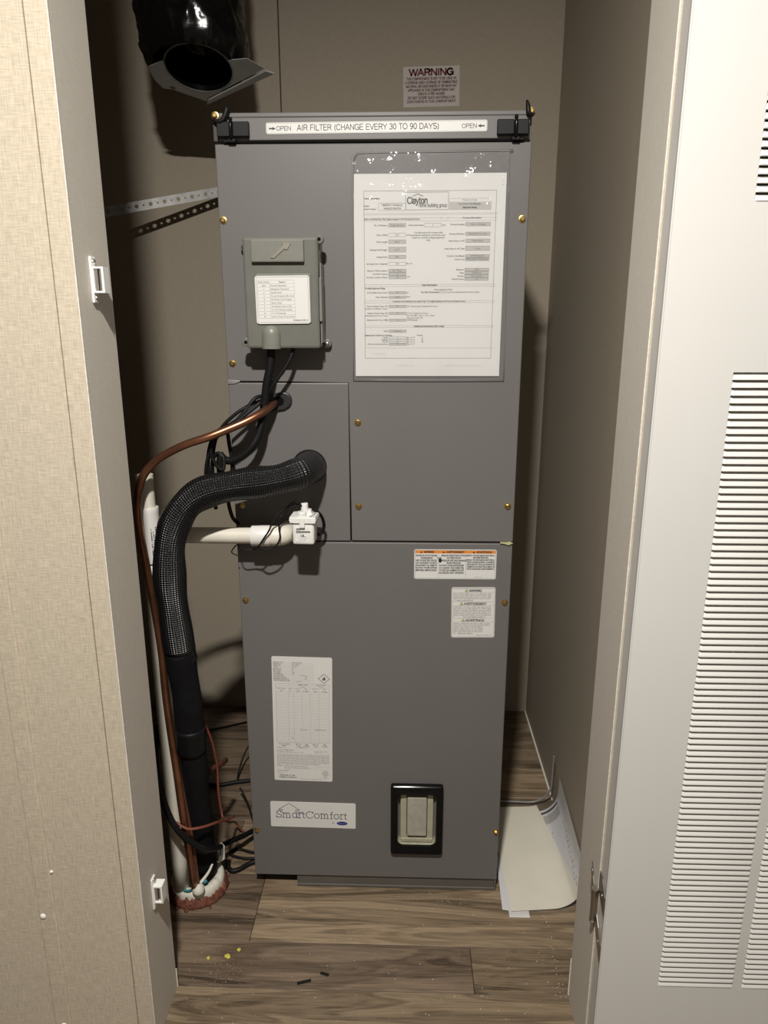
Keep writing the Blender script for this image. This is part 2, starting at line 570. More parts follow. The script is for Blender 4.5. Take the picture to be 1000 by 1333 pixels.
# plain grotesque lettering drawn as strokes: glyph -> (advance, polylines), capital height 1, baseline 0
SANS = {
    'A': (.74, [[(.02, 0), (.35, 1), (.68, 0)], [(.13, .32), (.57, .32)]]),
    'B': (.72, [[(.1, 0), (.1, 1), (.38, 1)] + _arc(.38, .76, .22, .24, 90, -90) + [(.1, .52)], [(.38, .52)] + _arc(.40, .26, .24, .26, 90, -90) + [(.1, 0)]]),
    'C': (.76, [_arc(.40, .5, .33, .5, 40, 320, 16)]),
    'D': (.78, [[(.1, 0), (.1, 1), (.34, 1)] + _arc(.34, .5, .34, .5, 90, -90, 14) + [(.1, 0)]]),
    'E': (.68, [[(.60, 1), (.1, 1), (.1, 0), (.62, 0)], [(.1, .52), (.56, .52)]]),
    'F': (.62, [[(.58, 1), (.1, 1), (.1, 0)], [(.1, .50), (.52, .50)]]),
    'G': (.80, [_arc(.41, .5, .34, .5, 40, 330, 16) + [(.72, .46), (.45, .46)], [(.72, .46), (.72, .04)]]),
    'H': (.76, [[(.1, 0), (.1, 1)], [(.66, 0), (.66, 1)], [(.1, .52), (.66, .52)]]),
    'I': (.30, [[(.15, 0), (.15, 1)]]),
    'J': (.56, [[(.44, 1), (.44, .22)] + _arc(.25, .22, .19, .22, 0, -170)]),
    'K': (.72, [[(.1, 0), (.1, 1)], [(.66, 1), (.1, .40)], [(.28, .58), (.68, 0)]]),
    'L': (.60, [[(.1, 1), (.1, 0), (.56, 0)]]),
    'M': (.88, [[(.1, 0), (.1, 1), (.44, .05), (.78, 1), (.78, 0)]]),
    'N': (.76, [[(.1, 0), (.1, 1), (.66, 0), (.66, 1)]]),
    'O': (.82, [_arc(.41, .5, .34, .5, 0, 360, 20)]),
    'P': (.70, [[(.1, 0), (.1, 1), (.38, 1)] + _arc(.38, .73, .25, .27, 90, -90) + [(.1, .46)]]),
    'Q': (.82, [_arc(.41, .5, .34, .5, 0, 360, 20), [(.48, .24), (.74, -.06)]]),
    'R': (.74, [[(.1, 0), (.1, 1), (.40, 1)] + _arc(.40, .75, .24, .25, 90, -90) + [(.1, .50)], [(.40, .50), (.66, 0)]]),
    'S': (.70, [_arc(.35, .75, .25, .25, 25, 270, 10) + _arc(.35, .25, .28, .25, 90, -160, 10)]),
    'T': (.64, [[(.02, 1), (.62, 1)], [(.32, 1), (.32, 0)]]),
    'U': (.76, [[(.1, 1), (.1, .30)] + _arc(.38, .30, .28, .30, 180, 360) + [(.66, 1)]]),
    'V': (.70, [[(.02, 1), (.35, 0), (.68, 1)]]),
    'W': (.98, [[(.02, 1), (.26, 0), (.49, .95), (.72, 0), (.96, 1)]]),
    'X': (.70, [[(.04, 1), (.66, 0)], [(.04, 0), (.66, 1)]]),
    'Y': (.70, [[(.02, 1), (.35, .45), (.68, 1)], [(.35, .45), (.35, 0)]]),
    'Z': (.66, [[(.06, 1), (.60, 1), (.04, 0), (.62, 0)]]),
    '0': (.60, [_arc(.30, .5, .22, .5, 0, 360, 18)]), '1': (.60, [[(.14, .78), (.34, .98), (.34, 0)]]),
    '2': (.60, [_arc(.30, .74, .22, .26, 170, -35) + [(.06, 0), (.54, 0)]]),
    '3': (.60, [_arc(.29, .77, .20, .23, 160, -90) , _arc(.29, .27, .23, .27, 90, -160)]),
    '4': (.60, [[(.42, 0), (.42, 1), (.04, .28), (.56, .28)]]), '5': (.60, [[(.50, 1), (.14, 1), (.10, .52)] + _arc(.29, .32, .23, .32, 120, -155)]),
    '6': (.60, [_arc(.30, .30, .22, .30, 0, 360, 16), [(.08, .34)] + _arc(.36, .44, .28, .56, 180, 70)]), '7': (.60, [[(.06, 1), (.54, 1), (.22, 0)]]),
    '8': (.60, [_arc(.30, .76, .19, .24, 0, 360, 14), _arc(.30, .27, .23, .27, 0, 360, 14)]), '9': (.60, [_arc(.30, .70, .22, .30, 0, 360, 16), [(.52, .66)] + _arc(.24, .56, .28, .56, 0, -110)]),
    '(': (.36, [_arc(.44, .40, .30, .66, 125, 235)]), ')': (.36, [_arc(-.08, .40, .30, .66, 55, -55)]),
    '.': (.28, [[(.14, 0), (.14, .06)]]), ',': (.28, [[(.15, .06), (.10, -.16)]]), "'": (.20, [[(.1, 1), (.1, .72)]]), '-': (.40, [[(.05, .36), (.35, .36)]]), '/': (.40, [[(.02, 0), (.36, 1)]]),
    ' ': (.34, []),
    'a': (.60, [_arc(.29, .50, .21, .22, 165, 0) + [(.50, 0)], _arc(.28, .19, .21, .19, 0, 360, 14)]),
    'b': (.62, [[(.10, 1), (.10, 0)], _arc(.33, .36, .23, .36, 0, 360, 16)]), 'd': (.62, [[(.54, 1), (.54, 0)], _arc(.31, .36, .23, .36, 0, 360, 16)]),
    'e': (.60, [[(.08, .38), (.54, .38)] + _arc(.31, .36, .23, .36, 5, 320, 16)]),
    'g': (.62, [_arc(.31, .36, .23, .36, 0, 360, 16), [(.54, .72), (.54, -.06)] + _arc(.31, -.06, .23, .22, 0, -160)]),
    'h': (.60, [[(.10, 1), (.10, 0)], _arc(.31, .48, .21, .24, 180, 0) + [(.52, 0)]]), 'i': (.24, [[(.12, .72), (.12, 0)], [(.12, .98), (.12, .90)]]),
    'l': (.24, [[(.12, 1), (.12, 0)]]), 'm': (.92, [[(.10, .72), (.10, 0)], _arc(.28, .50, .18, .22, 180, 0) + [(.46, 0)], _arc(.64, .50, .18, .22, 180, 0) + [(.82, 0)]]),
    'n': (.60, [[(.10, .72), (.10, 0)], _arc(.31, .48, .21, .24, 180, 0) + [(.52, 0)]]), 'o': (.62, [_arc(.31, .36, .23, .36, 0, 360, 16)]),
    'p': (.62, [[(.10, .72), (.10, -.28)], _arc(.33, .36, .23, .36, 0, 360, 16)]), 'r': (.38, [[(.10, .72), (.10, 0)], _arc(.32, .44, .22, .28, 180, 90)]),
    't': (.36, [[(.16, .94), (.16, .14)] + _arc(.28, .14, .12, .14, 180, 290), [(.02, .72), (.32, .72)]]), 'u': (.60, [[(.10, .72), (.10, .24)] + _arc(.30, .24, .20, .24, 180, 360) + [(.50, .72)], [(.50, .3), (.50, 0)]]),
    'y': (.56, [[(.04, .72), (.28, .02)], [(.52, .72), (.26, -.10), (.16, -.28), (.04, -.28)]]),
}


class Print:
    def __init__(s, w, h, bg='label', corner=0.002, thick=0.0004, outline=None):
        s.w, s.h, s.t = w, h, thick
        s.bm = bmesh.new()
        s.mats = []
        s.rnd = random.Random(int(w * 1e5) + int(h * 1e5))
        if corner > 0:
            pts = rrect(0, w, 0, h, corner, 4)
        else:
            pts = [(0, 0), (w, 0), (w, h), (0, h)]
        i = s.mi(bg)
        top = [s.bm.verts.new((x, y, thick)) for x, y in pts]
        bot = [s.bm.verts.new((x, y, 0)) for x, y in pts]
        s.bm.faces.new(top).material_index = i
        for a in range(len(pts)):
            b = (a + 1) % len(pts)
            s.bm.faces.new([top[b], top[a], bot[a], bot[b]]).material_index = i
        if outline:
            e = outline
            s.frame(e, e, w - e, h - e, 0.0005, 'label_edge')

    def mi(s, m):
        if m not in s.mats:
            s.mats.append(m)
        return s.mats.index(m)

    def poly(s, pts, m, lay=1):
        # pts: (x, y-from-top)
        z = s.t + 0.00006 * lay
        vs = [s.bm.verts.new((x, s.h - y, z)) for x, y in pts]
        f = s.bm.faces.new(vs)
        f.normal_update()
        if f.normal.z < 0:
            f.normal_flip()
        f.material_index = s.mi(m)

    def rect(s, x0, y0, x1, y1, m, lay=1):
        s.poly([(x0, y0), (x1, y0), (x1, y1), (x0, y1)], m, lay)

    def frame(s, x0, y0, x1, y1, t, m, lay=1):
        s.rect(x0, y0, x1, y0 + t, m, lay); s.rect(x0, y1 - t, x1, y1, m, lay)
        s.rect(x0, y0 + t, x0 + t, y1 - t, m, lay); s.rect(x1 - t, y0 + t, x1, y1 - t, m, lay)

    def text(s, txt, x, y, cap, m='ink', al='l', width=None, bold=0.0, lay=2, maxw=None):
        """y is the baseline measured from the top edge; cap the capital height"""
        vs, fs = text_geo(txt, bold)
        if not vs:
            return
        sc = cap / 0.70
        xs = [v[0] for v in vs]
        x0, x1 = min(xs), max(xs)
        sx = sc
        if width:
            sx = width / (x1 - x0)
        elif maxw and (x1 - x0) * sc > maxw:
            sx = maxw / (x1 - x0)
        wd_ = (x1 - x0) * sx
        ox = {'l': x, 'c': x - wd_ / 2, 'r': x - wd_}[al]
        z = s.t + 0.00006 * lay
        i = s.mi(m)
        bv = [s.bm.verts.new((ox + (a - x0) * sx, s.h - y + b * sc, z)) for a, b in vs]
        for f in fs:
            try:
                nf = s.bm.faces.new([bv[k] for k in f])
            except ValueError:
                continue
            nf.normal_update()
            if nf.normal.z < 0:
                nf.normal_flip()
            nf.material_index = i

    def sans(s, txt, x, y, cap, m='ink', al='l', width=None, wt=0.13, lay=2):
        """grotesque lettering: cap = capital height, width = overall width, wt = stroke / capital height"""
        tot = sum(SANS[c][0] for c in txt)
        sx = (width / tot) if width else cap
        ox = {'l': x, 'c': x - tot * sx / 2, 'r': x - tot * sx}[al]
        k = 0
        for c in txt:
            adv, sts = SANS[c]
            for st in sts:
                s.stroke([(ox + a * sx, y - b * cap) for a, b in st], wt * cap, m, lay + 0.4 * (k % 3))
                k += 1
            ox += adv * sx

    def greek(s, x0, x1, y, hh, m='ink_mid', fill=0.6):
        """a line of print too small to read: upright strokes in word clusters"""
        x = x0
        st = hh * 0.62
        while x < x1 - st:
            for _ in range(s.rnd.randint(2, 9)):
                if x > x1 - st:
                    break
                k = s.rnd.random()
                top = y - hh * (1.0 if k > 0.7 else 0.72)
                s.rect(x, top, x + st * 0.34, y, m, 2)
                if k > 0.25:
                    s.rect(x + st * 0.34, y - hh * (0.16 if k > .6 else .72), x + st * 0.72, y - hh * (0.0 if k > .6 else .52), m, 2)
                x += st
            x += st * 0.9

    def stroke(s, pts, t, m, lay=2):
        for (ax, ay), (bx, by) in zip(pts, pts[1:]):
            d = Vector((bx - ax, by - ay))
            if d.length < 1e-7:
                continue
            d.normalize()
            n = Vector((-d.y, d.x)) * t / 2
            e = d * t * 0.3
            s.poly([(ax - e.x + n.x, ay - e.y + n.y), (bx + e.x + n.x, by + e.y + n.y), (bx + e.x - n.x, by + e.y - n.y), (ax - e.x - n.x, ay - e.y - n.y)], m, lay)

    def place(s, name, cx, y, cz, parent, rot=0.0, tilt=0.0, **k):
        """centre of the label at (cx, cz) on the vertical plane Y=y, rot in degrees counter-clockwise"""
        bmesh.ops.translate(s.bm, verts=s.bm.verts, vec=(-s.w / 2, -s.h / 2, 0))
        T = Matrix.Translation((cx, y, cz)) @ Matrix.Rotation(PI / 2, 4, 'X') @ Matrix.Rotation(math.radians(rot), 4, 'Z') @ Matrix.Rotation(math.radians(tilt), 4, 'X')
        bmesh.ops.transform(s.bm, verts=s.bm.verts, matrix=T)
        return obj(name, s.bm, [MT[q] for q in s.mats], parent, **k)


# ==================================================================== THE SETTING
XL, XR = -0.304, 0.309          # door opening
YB, YF = -0.211, -0.305         # back and front of the front wall
YW = 0.634                      # back wall of the closet
XW = 0.3786                     # right wall of the closet
HZ = 2.03

# floor: planks
floor = empty('floor', (0, 0, 0), kind='structure')
rows = [(-1.66, -1.51), (-1.51, -1.36), (-1.36, -1.21), (-1.21, -1.06), (-1.06, -0.91), (-0.91, -0.76), (-0.76, -0.56), (-0.56, -0.36), (-0.36, -0.208), (-0.208, -0.1215),
        (-0.1215, 0.03), (0.03, 0.18), (0.18, 0.27), (0.27, 0.379), (0.379, 0.49), (0.49, 0.64)]
joints = {9: [(-1.2, -0.62, 'wood_mid'), (-0.62, 0.164, 'wood_dark'), (0.164, 0.80, 'wood_mid'), (0.80, 1.2, 'wood_dark')],
          8: [(-1.2, -0.75, 'wood_mid'), (-0.75, 0.55, 'wood_mid'), (0.55, 1.2, 'wood_mid')],
          10: [(-0.66, -0.209, 'wood_dark'), (-0.209, 0.40, 'wood_light')]}
rnd = random.Random(4)
bm = box(-1.2, 1.2, -1.66, 0.66, -0.02, -0.006)
obj('subfloor', bm, MT['void'], floor)
for i, (y0, y1) in enumerate(rows):
    if i in joints:
        segs = joints[i]
    else:
        lo, hi = (-1.2, 1.2) if i < 10 else (-0.66, 0.40)
        c = rnd.uniform(lo + 0.3, hi - 0.3)
        segs = [(lo, c, rnd.choice(['wood_mid', 'wood_dark', 'wood_light'])), (c, hi, rnd.choice(['wood_mid', 'wood_dark', 'wood_light']))]
    for x0, x1, mm in segs:
        bm = box(x0 + 0.0004, x1 - 0.0004, y0 + 0.0004, y1 - 0.0004, -0.006, 0.0, bev=0.0006, seg=1)
        obj('plank', bm, MT[mm], floor, origin=((x0 + x1) / 2, (y0 + y1) / 2, 0))

# back wall of the closet: three boards with seams
wb = empty('wall_back', (0, YW, 0), kind='structure')
for x0, x1 in ((-0.68, -0.2305), (-0.2285, 0.40)):
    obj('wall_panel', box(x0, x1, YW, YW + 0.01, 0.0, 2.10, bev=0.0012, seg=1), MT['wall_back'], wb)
obj('wall_core', box(-0.68, 0.40, YW + 0.0101, YW + 0.03, 0, 2.10), MT['void'], wb)
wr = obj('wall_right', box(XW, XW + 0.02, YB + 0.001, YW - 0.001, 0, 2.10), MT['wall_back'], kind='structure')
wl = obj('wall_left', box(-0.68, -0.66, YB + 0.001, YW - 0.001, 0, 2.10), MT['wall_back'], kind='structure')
obj('ceiling', box(-0.68, 0.40, YB + 0.001, YW + 0.03, 2.101, 2.13), MT['ceiling'], kind='structure')
# caulked line where the right wall meets the floor
obj('trim_1', box(XW - 0.004, XW - 0.0002, 0.262, YW - 0.002, 0.0002, 0.005, bev=0.001, seg=1), MT['raw_edge'], kind='structure')

# front wall with the door opening
wf = empty('wall_front', (0, YF, 0), kind='structure')
obj('wall_core', box(-1.2, XL - 0.004, YF + 0.004, YB, 0, 2.4), MT['wall_back'], wf)
obj('wall_core', box(XR + 0.004, 1.2, YF + 0.004, YB, 0, 2.4), MT['wall_back'], wf)
obj('header', box(XL - 0.004, XR + 0.004, YF + 0.004, YB, HZ, 2.4), MT['wall_front'], wf)
obj('wall_panel', box(-1.2, -0.4484, YF, YF + 0.0039, 0, 2.4, bev=0.0005, seg=1), MT['wall_front'], wf)
obj('wall_panel', box(-0.4252, -0.3288, YF, YF + 0.0039, 0, 2.4, bev=0.0008, seg=1), MT['wall_front'], wf)
obj('batten', box(-0.4480, -0.4244, YF - 0.0030, YF + 0.0039, 0, 2.4, bev=0.0022, seg=2), MT['wall_front'], wf)
obj('edge_panel', box(-0.3278, XL - 0.0005, YF, YF + 0.0039, 0, 2.4, bev=0.0008, seg=1), MT['wall_front'], wf)
obj('wall_panel', box(XR + 0.0005, 1.2, YF, YF + 0.0039, 0, 2.4), MT['wall_front'], wf)
for x, z, r in ((-0.442, 0.227, 0.0042), (-0.435, 0.036, 0.0042), (-0.423, 0.298, 0.0022)):
    yy = YF - (0.0030 if x < -0.425 else 0)
    obj('screw', lathe([(0.0, 0.0022), (r * 0.55, 0.0020), (r, 0.0008), (r, -0.0008)], (x, yy, z), (0, -1, 0), n=14), MT['catch'], wf, smooth=True)

# jamb linings
def ragged(x0, x1, y, z0, z1, n, amp, seed):
    rr = random.Random(seed)
    bm = bmesh.new()
    prev = None
    for i in range(n + 1):
        z = z0 + (z1 - z0) * i / n
        w = rr.uniform(0.2, 1.0) * amp
        ring = [bm.verts.new(p) for p in ((x0, y, z), (x1, y, z), (x1, y + w, z), (x0, y + w, z))]
        if prev:
            for k in range(4):
                bm.faces.new([prev[k], prev[(k + 1) % 4], ring[(k + 1) % 4], ring[k]])
        else:
            bm.faces.new(list(reversed(ring)))
        prev = ring
    bm.faces.new(prev)
    bmesh.ops.recalc_face_normals(bm, faces=bm.faces)
    return bm


t2 = obj('trim_2', box(XL - 0.0035, XL, YF + 0.0022, YB + 0.0005, 0, HZ, bev=0.0006, seg=1), MT['jamb'], kind='structure')
obj('board_edge', box(XL - 0.0005, XL + 0.0006, YF - 0.0003, YF + 0.0021, 0, HZ, bev=0.0004, seg=1), MT['raw_edge'], t2)
obj('torn_edge', ragged(XL - 0.002, XL + 0.0012, YB + 0.0006, 0.0, 0.035, 9, 0.0022, 3), MT['raw_edge'], t2)
t3 = obj('trim_3', box(XR, XR + 0.0035, YF + 0.0022, YB + 0.0005, 0, HZ, bev=0.0006, seg=1), MT['jamb'], kind='structure')
obj('board_edge', box(XR - 0.0007, XR + 0.0005, YF - 0.0003, YF + 0.0021, 0, HZ, bev=0.0004, seg=1), MT['raw_edge'], t3)
obj('torn_edge', ragged(XR - 0.0012, XR + 0.002, YB + 0.0006, 0.004, 0.075, 16, 0.0026, 5), MT['raw_edge'], t3)
obj('torn_edge', ragged(XR - 0.0012, XR + 0.002, YB + 0.0006, 1.46, 1.50, 6, 0.003, 6), MT['raw_edge'], t3)

# louvred door folded back against the wall on the right
DX0, DX1, DYF, DYB = 0.3105, 0.925, -0.334, -0.3075
door = empty('door_1', (DX0, DYF, 0), kind='structure')
obj('core', box(DX0 + 0.002, DX1 - 0.002, DYF + 0.0052, DYB - 0.001, 0.014, 1.998), MT['door_core'], door)  # added filler behind the slats, painted dark so their gaps look shaded
obj('edge_band', box(DX0, DX0 + 0.0019, DYF + 0.004, DYB, 0.012, 2.0), MT['door_edge'], door)
obj('edge_band', box(DX1 - 0.0019, DX1, DYF + 0.004, DYB, 0.012, 2.0), MT['door_edge'], door)
obj('back_skin', box(DX0 + 0.002, DX1 - 0.002, DYB - 0.0009, DYB, 0.012, 2.0), MT['door'], door)
PITCH = 0.00805
ZL0 = 0.1660
NLOW, NUP = 99, 51
ZL1 = ZL0 + NLOW * PITCH
ZU0 = 1.1270
ZU1 = ZU0 + NUP * PITCH
CX = ((0.3885, 0.4855), (0.4970, 0.5940), (0.6055, 0.7025))
bm = bmesh.new()
yA, yB2 = DYF, DYF + 0.005
xs = [DX0, CX[0][0], CX[0][1], CX[1][0], CX[1][1], DX1]
for zz0, zz1 in ((0.012, ZL0), (ZL1, ZU0), (ZU1, 2.0)):
    add_box(bm, DX0, DX1, yA, yB2, zz0, zz1)
for zz0, zz1 in ((ZL0, ZL1), (ZU0, ZU1)):
    for a, b in ((xs[0], xs[1]), (xs[2], xs[3]), (xs[4], xs[5])):
        add_box(bm, a, b, yA, yB2, zz0, zz1)
obj('front_skin', bm, MT['door'], door)
obj('edge_bead', box(DX0 - 0.0006, DX0 + 0.0012, DYF - 0.0006, DYF + 0.003, 0.012, 2.0, bev=0.0005, seg=1), MT['door'], door)
# one slat: leans out towards its foot, its head tucked behind the slat above
sw = CX[0][1] - CX[0][0]
prof = [(0.0048, 0.00690), (0.0036, 0.0067), (0.0020, 0.0050), (0.0004, 0.0028), (-0.0008, 0.0010), (-0.0009, 0.0002), (0.0000, -0.0002), (0.0030, 0.0000)]
bm = bmesh.new()
ends = []
for k, x in ((0, -sw / 2), (1, -sw / 2 + 0.0022), (1, sw / 2 - 0.0022), (0, sw / 2)):
    sq = 1.0 if k else 0.72
    ends.append([bm.verts.new((x, 0.0046 + (y - 0.0046) * sq, 0.0003 + z * (1 if k else 0.93))) for y, z in prof])
for a, b in zip(ends, ends[1:]):
    for i in range(len(prof) - 1):
        bm.faces.new([a[i], a[i + 1], b[i + 1], b[i]])
bm.faces.new(ends[0]); bm.faces.new(list(reversed(ends[-1])))
bmesh.ops.recalc_face_normals(bm, faces=bm.faces)
first = None
for z0, cnt in ((ZL0, NLOW), (ZU0, NUP)):
    for ci in (0, 1):
        for k in range(cnt):
            loc = Vector(((CX[ci][0] + CX[ci][1]) / 2, DYF, z0 + k * PITCH)) - door.location
            if first is None:
                first = obj('louver_slat', bm, MT['door'], door, origin=(0, 0, 0))
                for p in first.data.polygons:
                    p.use_smooth = True
                first.data.set_sharp_from_angle(angle=math.radians(50))
                first.location = loc
            else:
                c = first.copy()
                c.location = loc
                C.objects.link(c)

# ==================================================================== THE AIR HANDLER
UW = 0.2225
UD = 0.56
unit = empty('air_handler', (0, 0, 0), 'tall grey metal air handler cabinet standing in the closet', 'air handler')
bm = bmesh.new()
add_box(bm, -UW + 0.0008, UW - 0.0008, 0.0125, UD, 0.026, 1.256, bev=0.001, seg=1)
obj('cabinet', bm, MT['unit'], unit)
obj('cabinet_lining', box(-UW + 0.004, UW - 0.004, 0.0092, 0.0123, 0.030, 1.252), MT['void'], unit)
# base rail under the lower panel, open at its left end
bm = bmesh.new()
add_box(bm, -0.1455, UW - 0.0045, 0.004, 0.03, 0.0065, 0.0255)
add_box(bm, -0.1455, UW - 0.0008, 0.002, 0.030, 0.0004, 0.0062, bev=0.0008, seg=1)
add_box(bm, UW - 0.0042, UW - 0.0008, 0.002, 0.03, 0.006, 0.0255)
obj('base_rail', bm, mat('base_rail_grey', (0.115, 0.105, 0.09), 0.6), unit)
obj('base_frame', box(-UW + 0.003, UW - 0.003, 0.0302, UD - 0.01, 0.0005, 0.0258), MT['void'], unit)

# panels. L-shaped upper panel, small left panel, lower panel with a window
zb, zs, zs2, zt = 0.0262, 0.6722, 0.9260, 1.2566
g = 0.0011
xm = -0.0368
pts = [(xm + g, zs + g + .0006), (UW, zs + g + .0006), (UW, zt), (-UW, zt), (-UW, zs2 + g), (xm + g, zs2 + g)]
bm = bmesh.new()
add_prism(bm, pts, 0.0, 0.009, bev=0.0016)
obj('upper_panel', bm, MT['unit'], unit)
bm = bmesh.new()
add_prism(bm, [(-UW, zs + g), (xm - g, zs + g), (xm - g, zs2 - g), (-UW, zs2 - g)], 0.0, 0.009, bev=0.0016)
obj('coil_access_panel', bm, MT['unit'], unit)
# lower panel: frame of strips round the window cut-out, one mesh
wx0, wx1, wz0, wz1 = 0.0405, 0.1090, 0.1020, 0.2090
X0, X1, Z0, Z1 = -UW, UW, zb, zs - g
bm = bmesh.new()
add_prism(bm, [(X0, Z0), (X1, Z0), (X1, Z1), (X0, Z1)], 0.0, 0.009, bev=0.0016)
front = max(bm.faces, key=lambda f: f.calc_area() if f.calc_center_median().y < 0.001 else 0)
ov = list(front.verts)
bm.faces.remove(front)
iv = [bm.verts.new((x, 0.0, z)) for x, z in ((wx0, wz0), (wx1, wz0), (wx1, wz1), (wx0, wz1))]
ib = [bm.verts.new((x, 0.0089, z)) for x, z in ((wx0, wz0), (wx1, wz0), (wx1, wz1), (wx0, wz1))]
def nearest(cx, cz):
    return min(ov, key=lambda v: (v.co.x - cx) ** 2 + (v.co.z - cz) ** 2)
oc = [nearest(X0, Z0), nearest(X1, Z0), nearest(X1, Z1), nearest(X0, Z1)]
for i in range(4):
    j = (i + 1) % 4
    a, b = ov.index(oc[i]), ov.index(oc[j])
    n = len(ov)
    p1 = [ov[(a + k) % n] for k in range((b - a) % n + 1)]
    p2 = [ov[(a - k) % n] for k in range((a - b) % n + 1)]
    p = p1 if len(p1) <= len(p2) else p2
    bm.faces.new(p + [iv[j], iv[i]])
    bm.faces.new([iv[i], iv[j], ib[j], ib[i]])
bmesh.ops.recalc_face_normals(bm, faces=bm.faces)
obj('blower_panel', bm, MT['unit'], unit)

# filter rack on top
bm = bmesh.new()
add_box(bm, -UW, UW, 0.0100, UD, 1.2606, 1.2962, bev=0.001, seg=1)
add_box(bm, -UW + 0.01, UW - 0.01, 0.03, UD - 0.02, 1.2558, 1.2608)
obj('filter_rack', bm, MT['unit'], unit)
bm = bmesh.new()
add_prism(bm, [(-0.2165, 1.2612), (0.2185, 1.2612), (0.2185, 1.2902), (-0.2165, 1.2902)], 0.0, 0.0098, bev=0.001)
add_prism(bm, [(-0.2150, 1.2905), (0.2165, 1.2905), (0.2165, 1.2968), (-0.2150, 1.2968)], 0.0012, 0.0098, bev=0.0014)
fd = obj('filter_door', bm, MT['unit'], unit)
# side brackets of the rack
bm = bmesh.new()
add_box(bm, -UW - 0.0012, -0.2172, 0.0004, 0.0099, 1.2600, 1.2962, bev=0.0008, seg=1)
obj('rack_bracket', bm, MT['unit_dark'], unit)

# rubber draw latches
def latch(x0, x1, rod, name='latch'):
    bm = bmesh.new()
    lo, hi = min(x0, x1), max(x0, x1)
    add_box(bm, lo, rod - 0.0022, -0.0075, 0.0005, 1.2645, 1.2838, bev=0.0012)
    add_box(bm, rod + 0.0022, hi, -0.0075, 0.0005, 1.2645, 1.2838, bev=0.0012)
    add_box(bm, rod - 0.0021, rod + 0.0021, -0.004, 0.0005, 1.2655, 1.2828)
    L = obj(name, bm, MT['black'], unit)
    bm = tube([(rod, -0.0075, 1.2862), (rod, -0.0095, 1.280), (rod, -0.0098, 1.270), (rod, -0.0085, 1.2605)], 0.0023, sides=10, per=4)
    add_lathe(bm, [(0, .003), (0.002, 0.0027), (0.0030, 0.0), (0.0022, -0.002), (0, -0.002)], (rod, -0.0075, 1.2862), (0, 0, 1), n=10)
    obj('latch_rod', bm, MT['black_gloss'], L, smooth=True)
    s = 1 if rod < 0 else -1
    bm = bmesh.new()
    add_box(bm, rod - 0.0050, rod + 0.0060, -0.0090, 0.0006, 1.2572, 1.2618, bev=0.0012)
    add_box(bm, min(rod - s * 0.012, rod - s * 0.004), max(rod - s * 0.012, rod - s * 0.004), -0.006, 0.0006, 1.2577, 1.2606, bev=0.001)
    obj('latch_tab', bm, MT['black'], L)
    return L

latch(-0.2168, -0.1718, -0.1968)
latch(0.1730, 0.2165, 0.1985)
# rubber hooks with brass screws at the two top corners
bm = tube([(-0.2215, -0.004, 1.2870), (-0.2150, -0.006, 1.2838), (-0.2080, -0.0065, 1.2858), (-0.2040, -0.006, 1.2925), (-0.2010, -0.005, 1.3010)], lambda f: 0.0028 + 0.0012 * f, sides=10, per=6)
h1 = obj('rubber_hook', bm, MT['black'], unit, smooth=True)
bm = tube([(0.2125, -0.003, 1.3075), (0.2140, -0.005, 1.3000), (0.2152, -0.006, 1.2920), (0.2200, -0.005, 1.2885), (0.2235, -0.004, 1.2912)], lambda f: 0.0013 + 0.0022 * math.sin(PI * min(1, f * 1.1 + .05)), sides=10, per=6)
h2 = obj('rubber_hook', bm, MT['black'], unit, smooth=True)


def hexscrew_bm(r=0.0042):
    bm = bmesh.new()
    add_lathe(bm, [(0, 0.0042), (r * 0.62, 0.0042), (r * 0.86, 0.0034), (r * 0.9, 0.0012)], (0, 0, 0), (0, -1, 0), n=6)
    add_lathe(bm, [(r * 0.8, 0.0013), (r * 1.22, 0.0010), (r * 1.28, 0.0001), (r * 0.5, 0.0)], (0, 0, 0), (0, -1, 0), n=18)
    bmesh.ops.recalc_face_normals(bm, faces=bm.faces)
    return bm


scr0 = None
for x, z in ((-0.2158, 1.1563), (0.2138, 1.1564), (-0.2136, 0.9539), (-0.2125, 0.8640), (-0.0240, 0.8647), (-0.0241, 0.7314), (0.2117, 0.7332),
             (-0.2110, 0.7313), (-0.2130, 0.5697), (0.2138, 0.5709), (-0.2152, 0.1232), (0.2170, 0.1291)):
    if scr0 is None:
        scr0 = obj('screw', hexscrew_bm(), MT['brass'], unit, origin=(0, 0, 0))
        scr0.location = (x, 0, z)
    else:
        c = scr0.copy()
        c.location = (x, 0, z)
        c.rotation_euler = (0, rnd.uniform(0, 1), 0)
        C.objects.link(c)
for x, z in ((-0.2192, 1.2925), (0.2190, 1.2945)):
    c = scr0.copy(); c.location = (x, -0.001, z); C.objects.link(c)

# bent tab at the left end of the upper seam, gasket scrap at the right end of the lower seam
bm = bmesh.new()
add_prism(bm, [(-0.2222, 0.9228), (-0.2130, 0.9232), (-0.2035, 0.9262), (-0.2040, 0.9282), (-0.2222, 0.9292)], -0.0016, 0.002, bev=0.0005)
obj('bent_tab', bm, MT['zinc'], unit)
bm = bmesh.new()
add_prism(bm, [(0.2020, 0.6722), (0.2110, 0.6718), (0.2150, 0.6692), (0.2168, 0.6702), (0.2225, 0.6722), (0.2175, 0.6745), (0.2120, 0.6736), (0.2030, 0.6738)], -0.0030, 0.001, bev=0.0006)
obj('gasket_scrap', bm, MT['scrap'], unit)

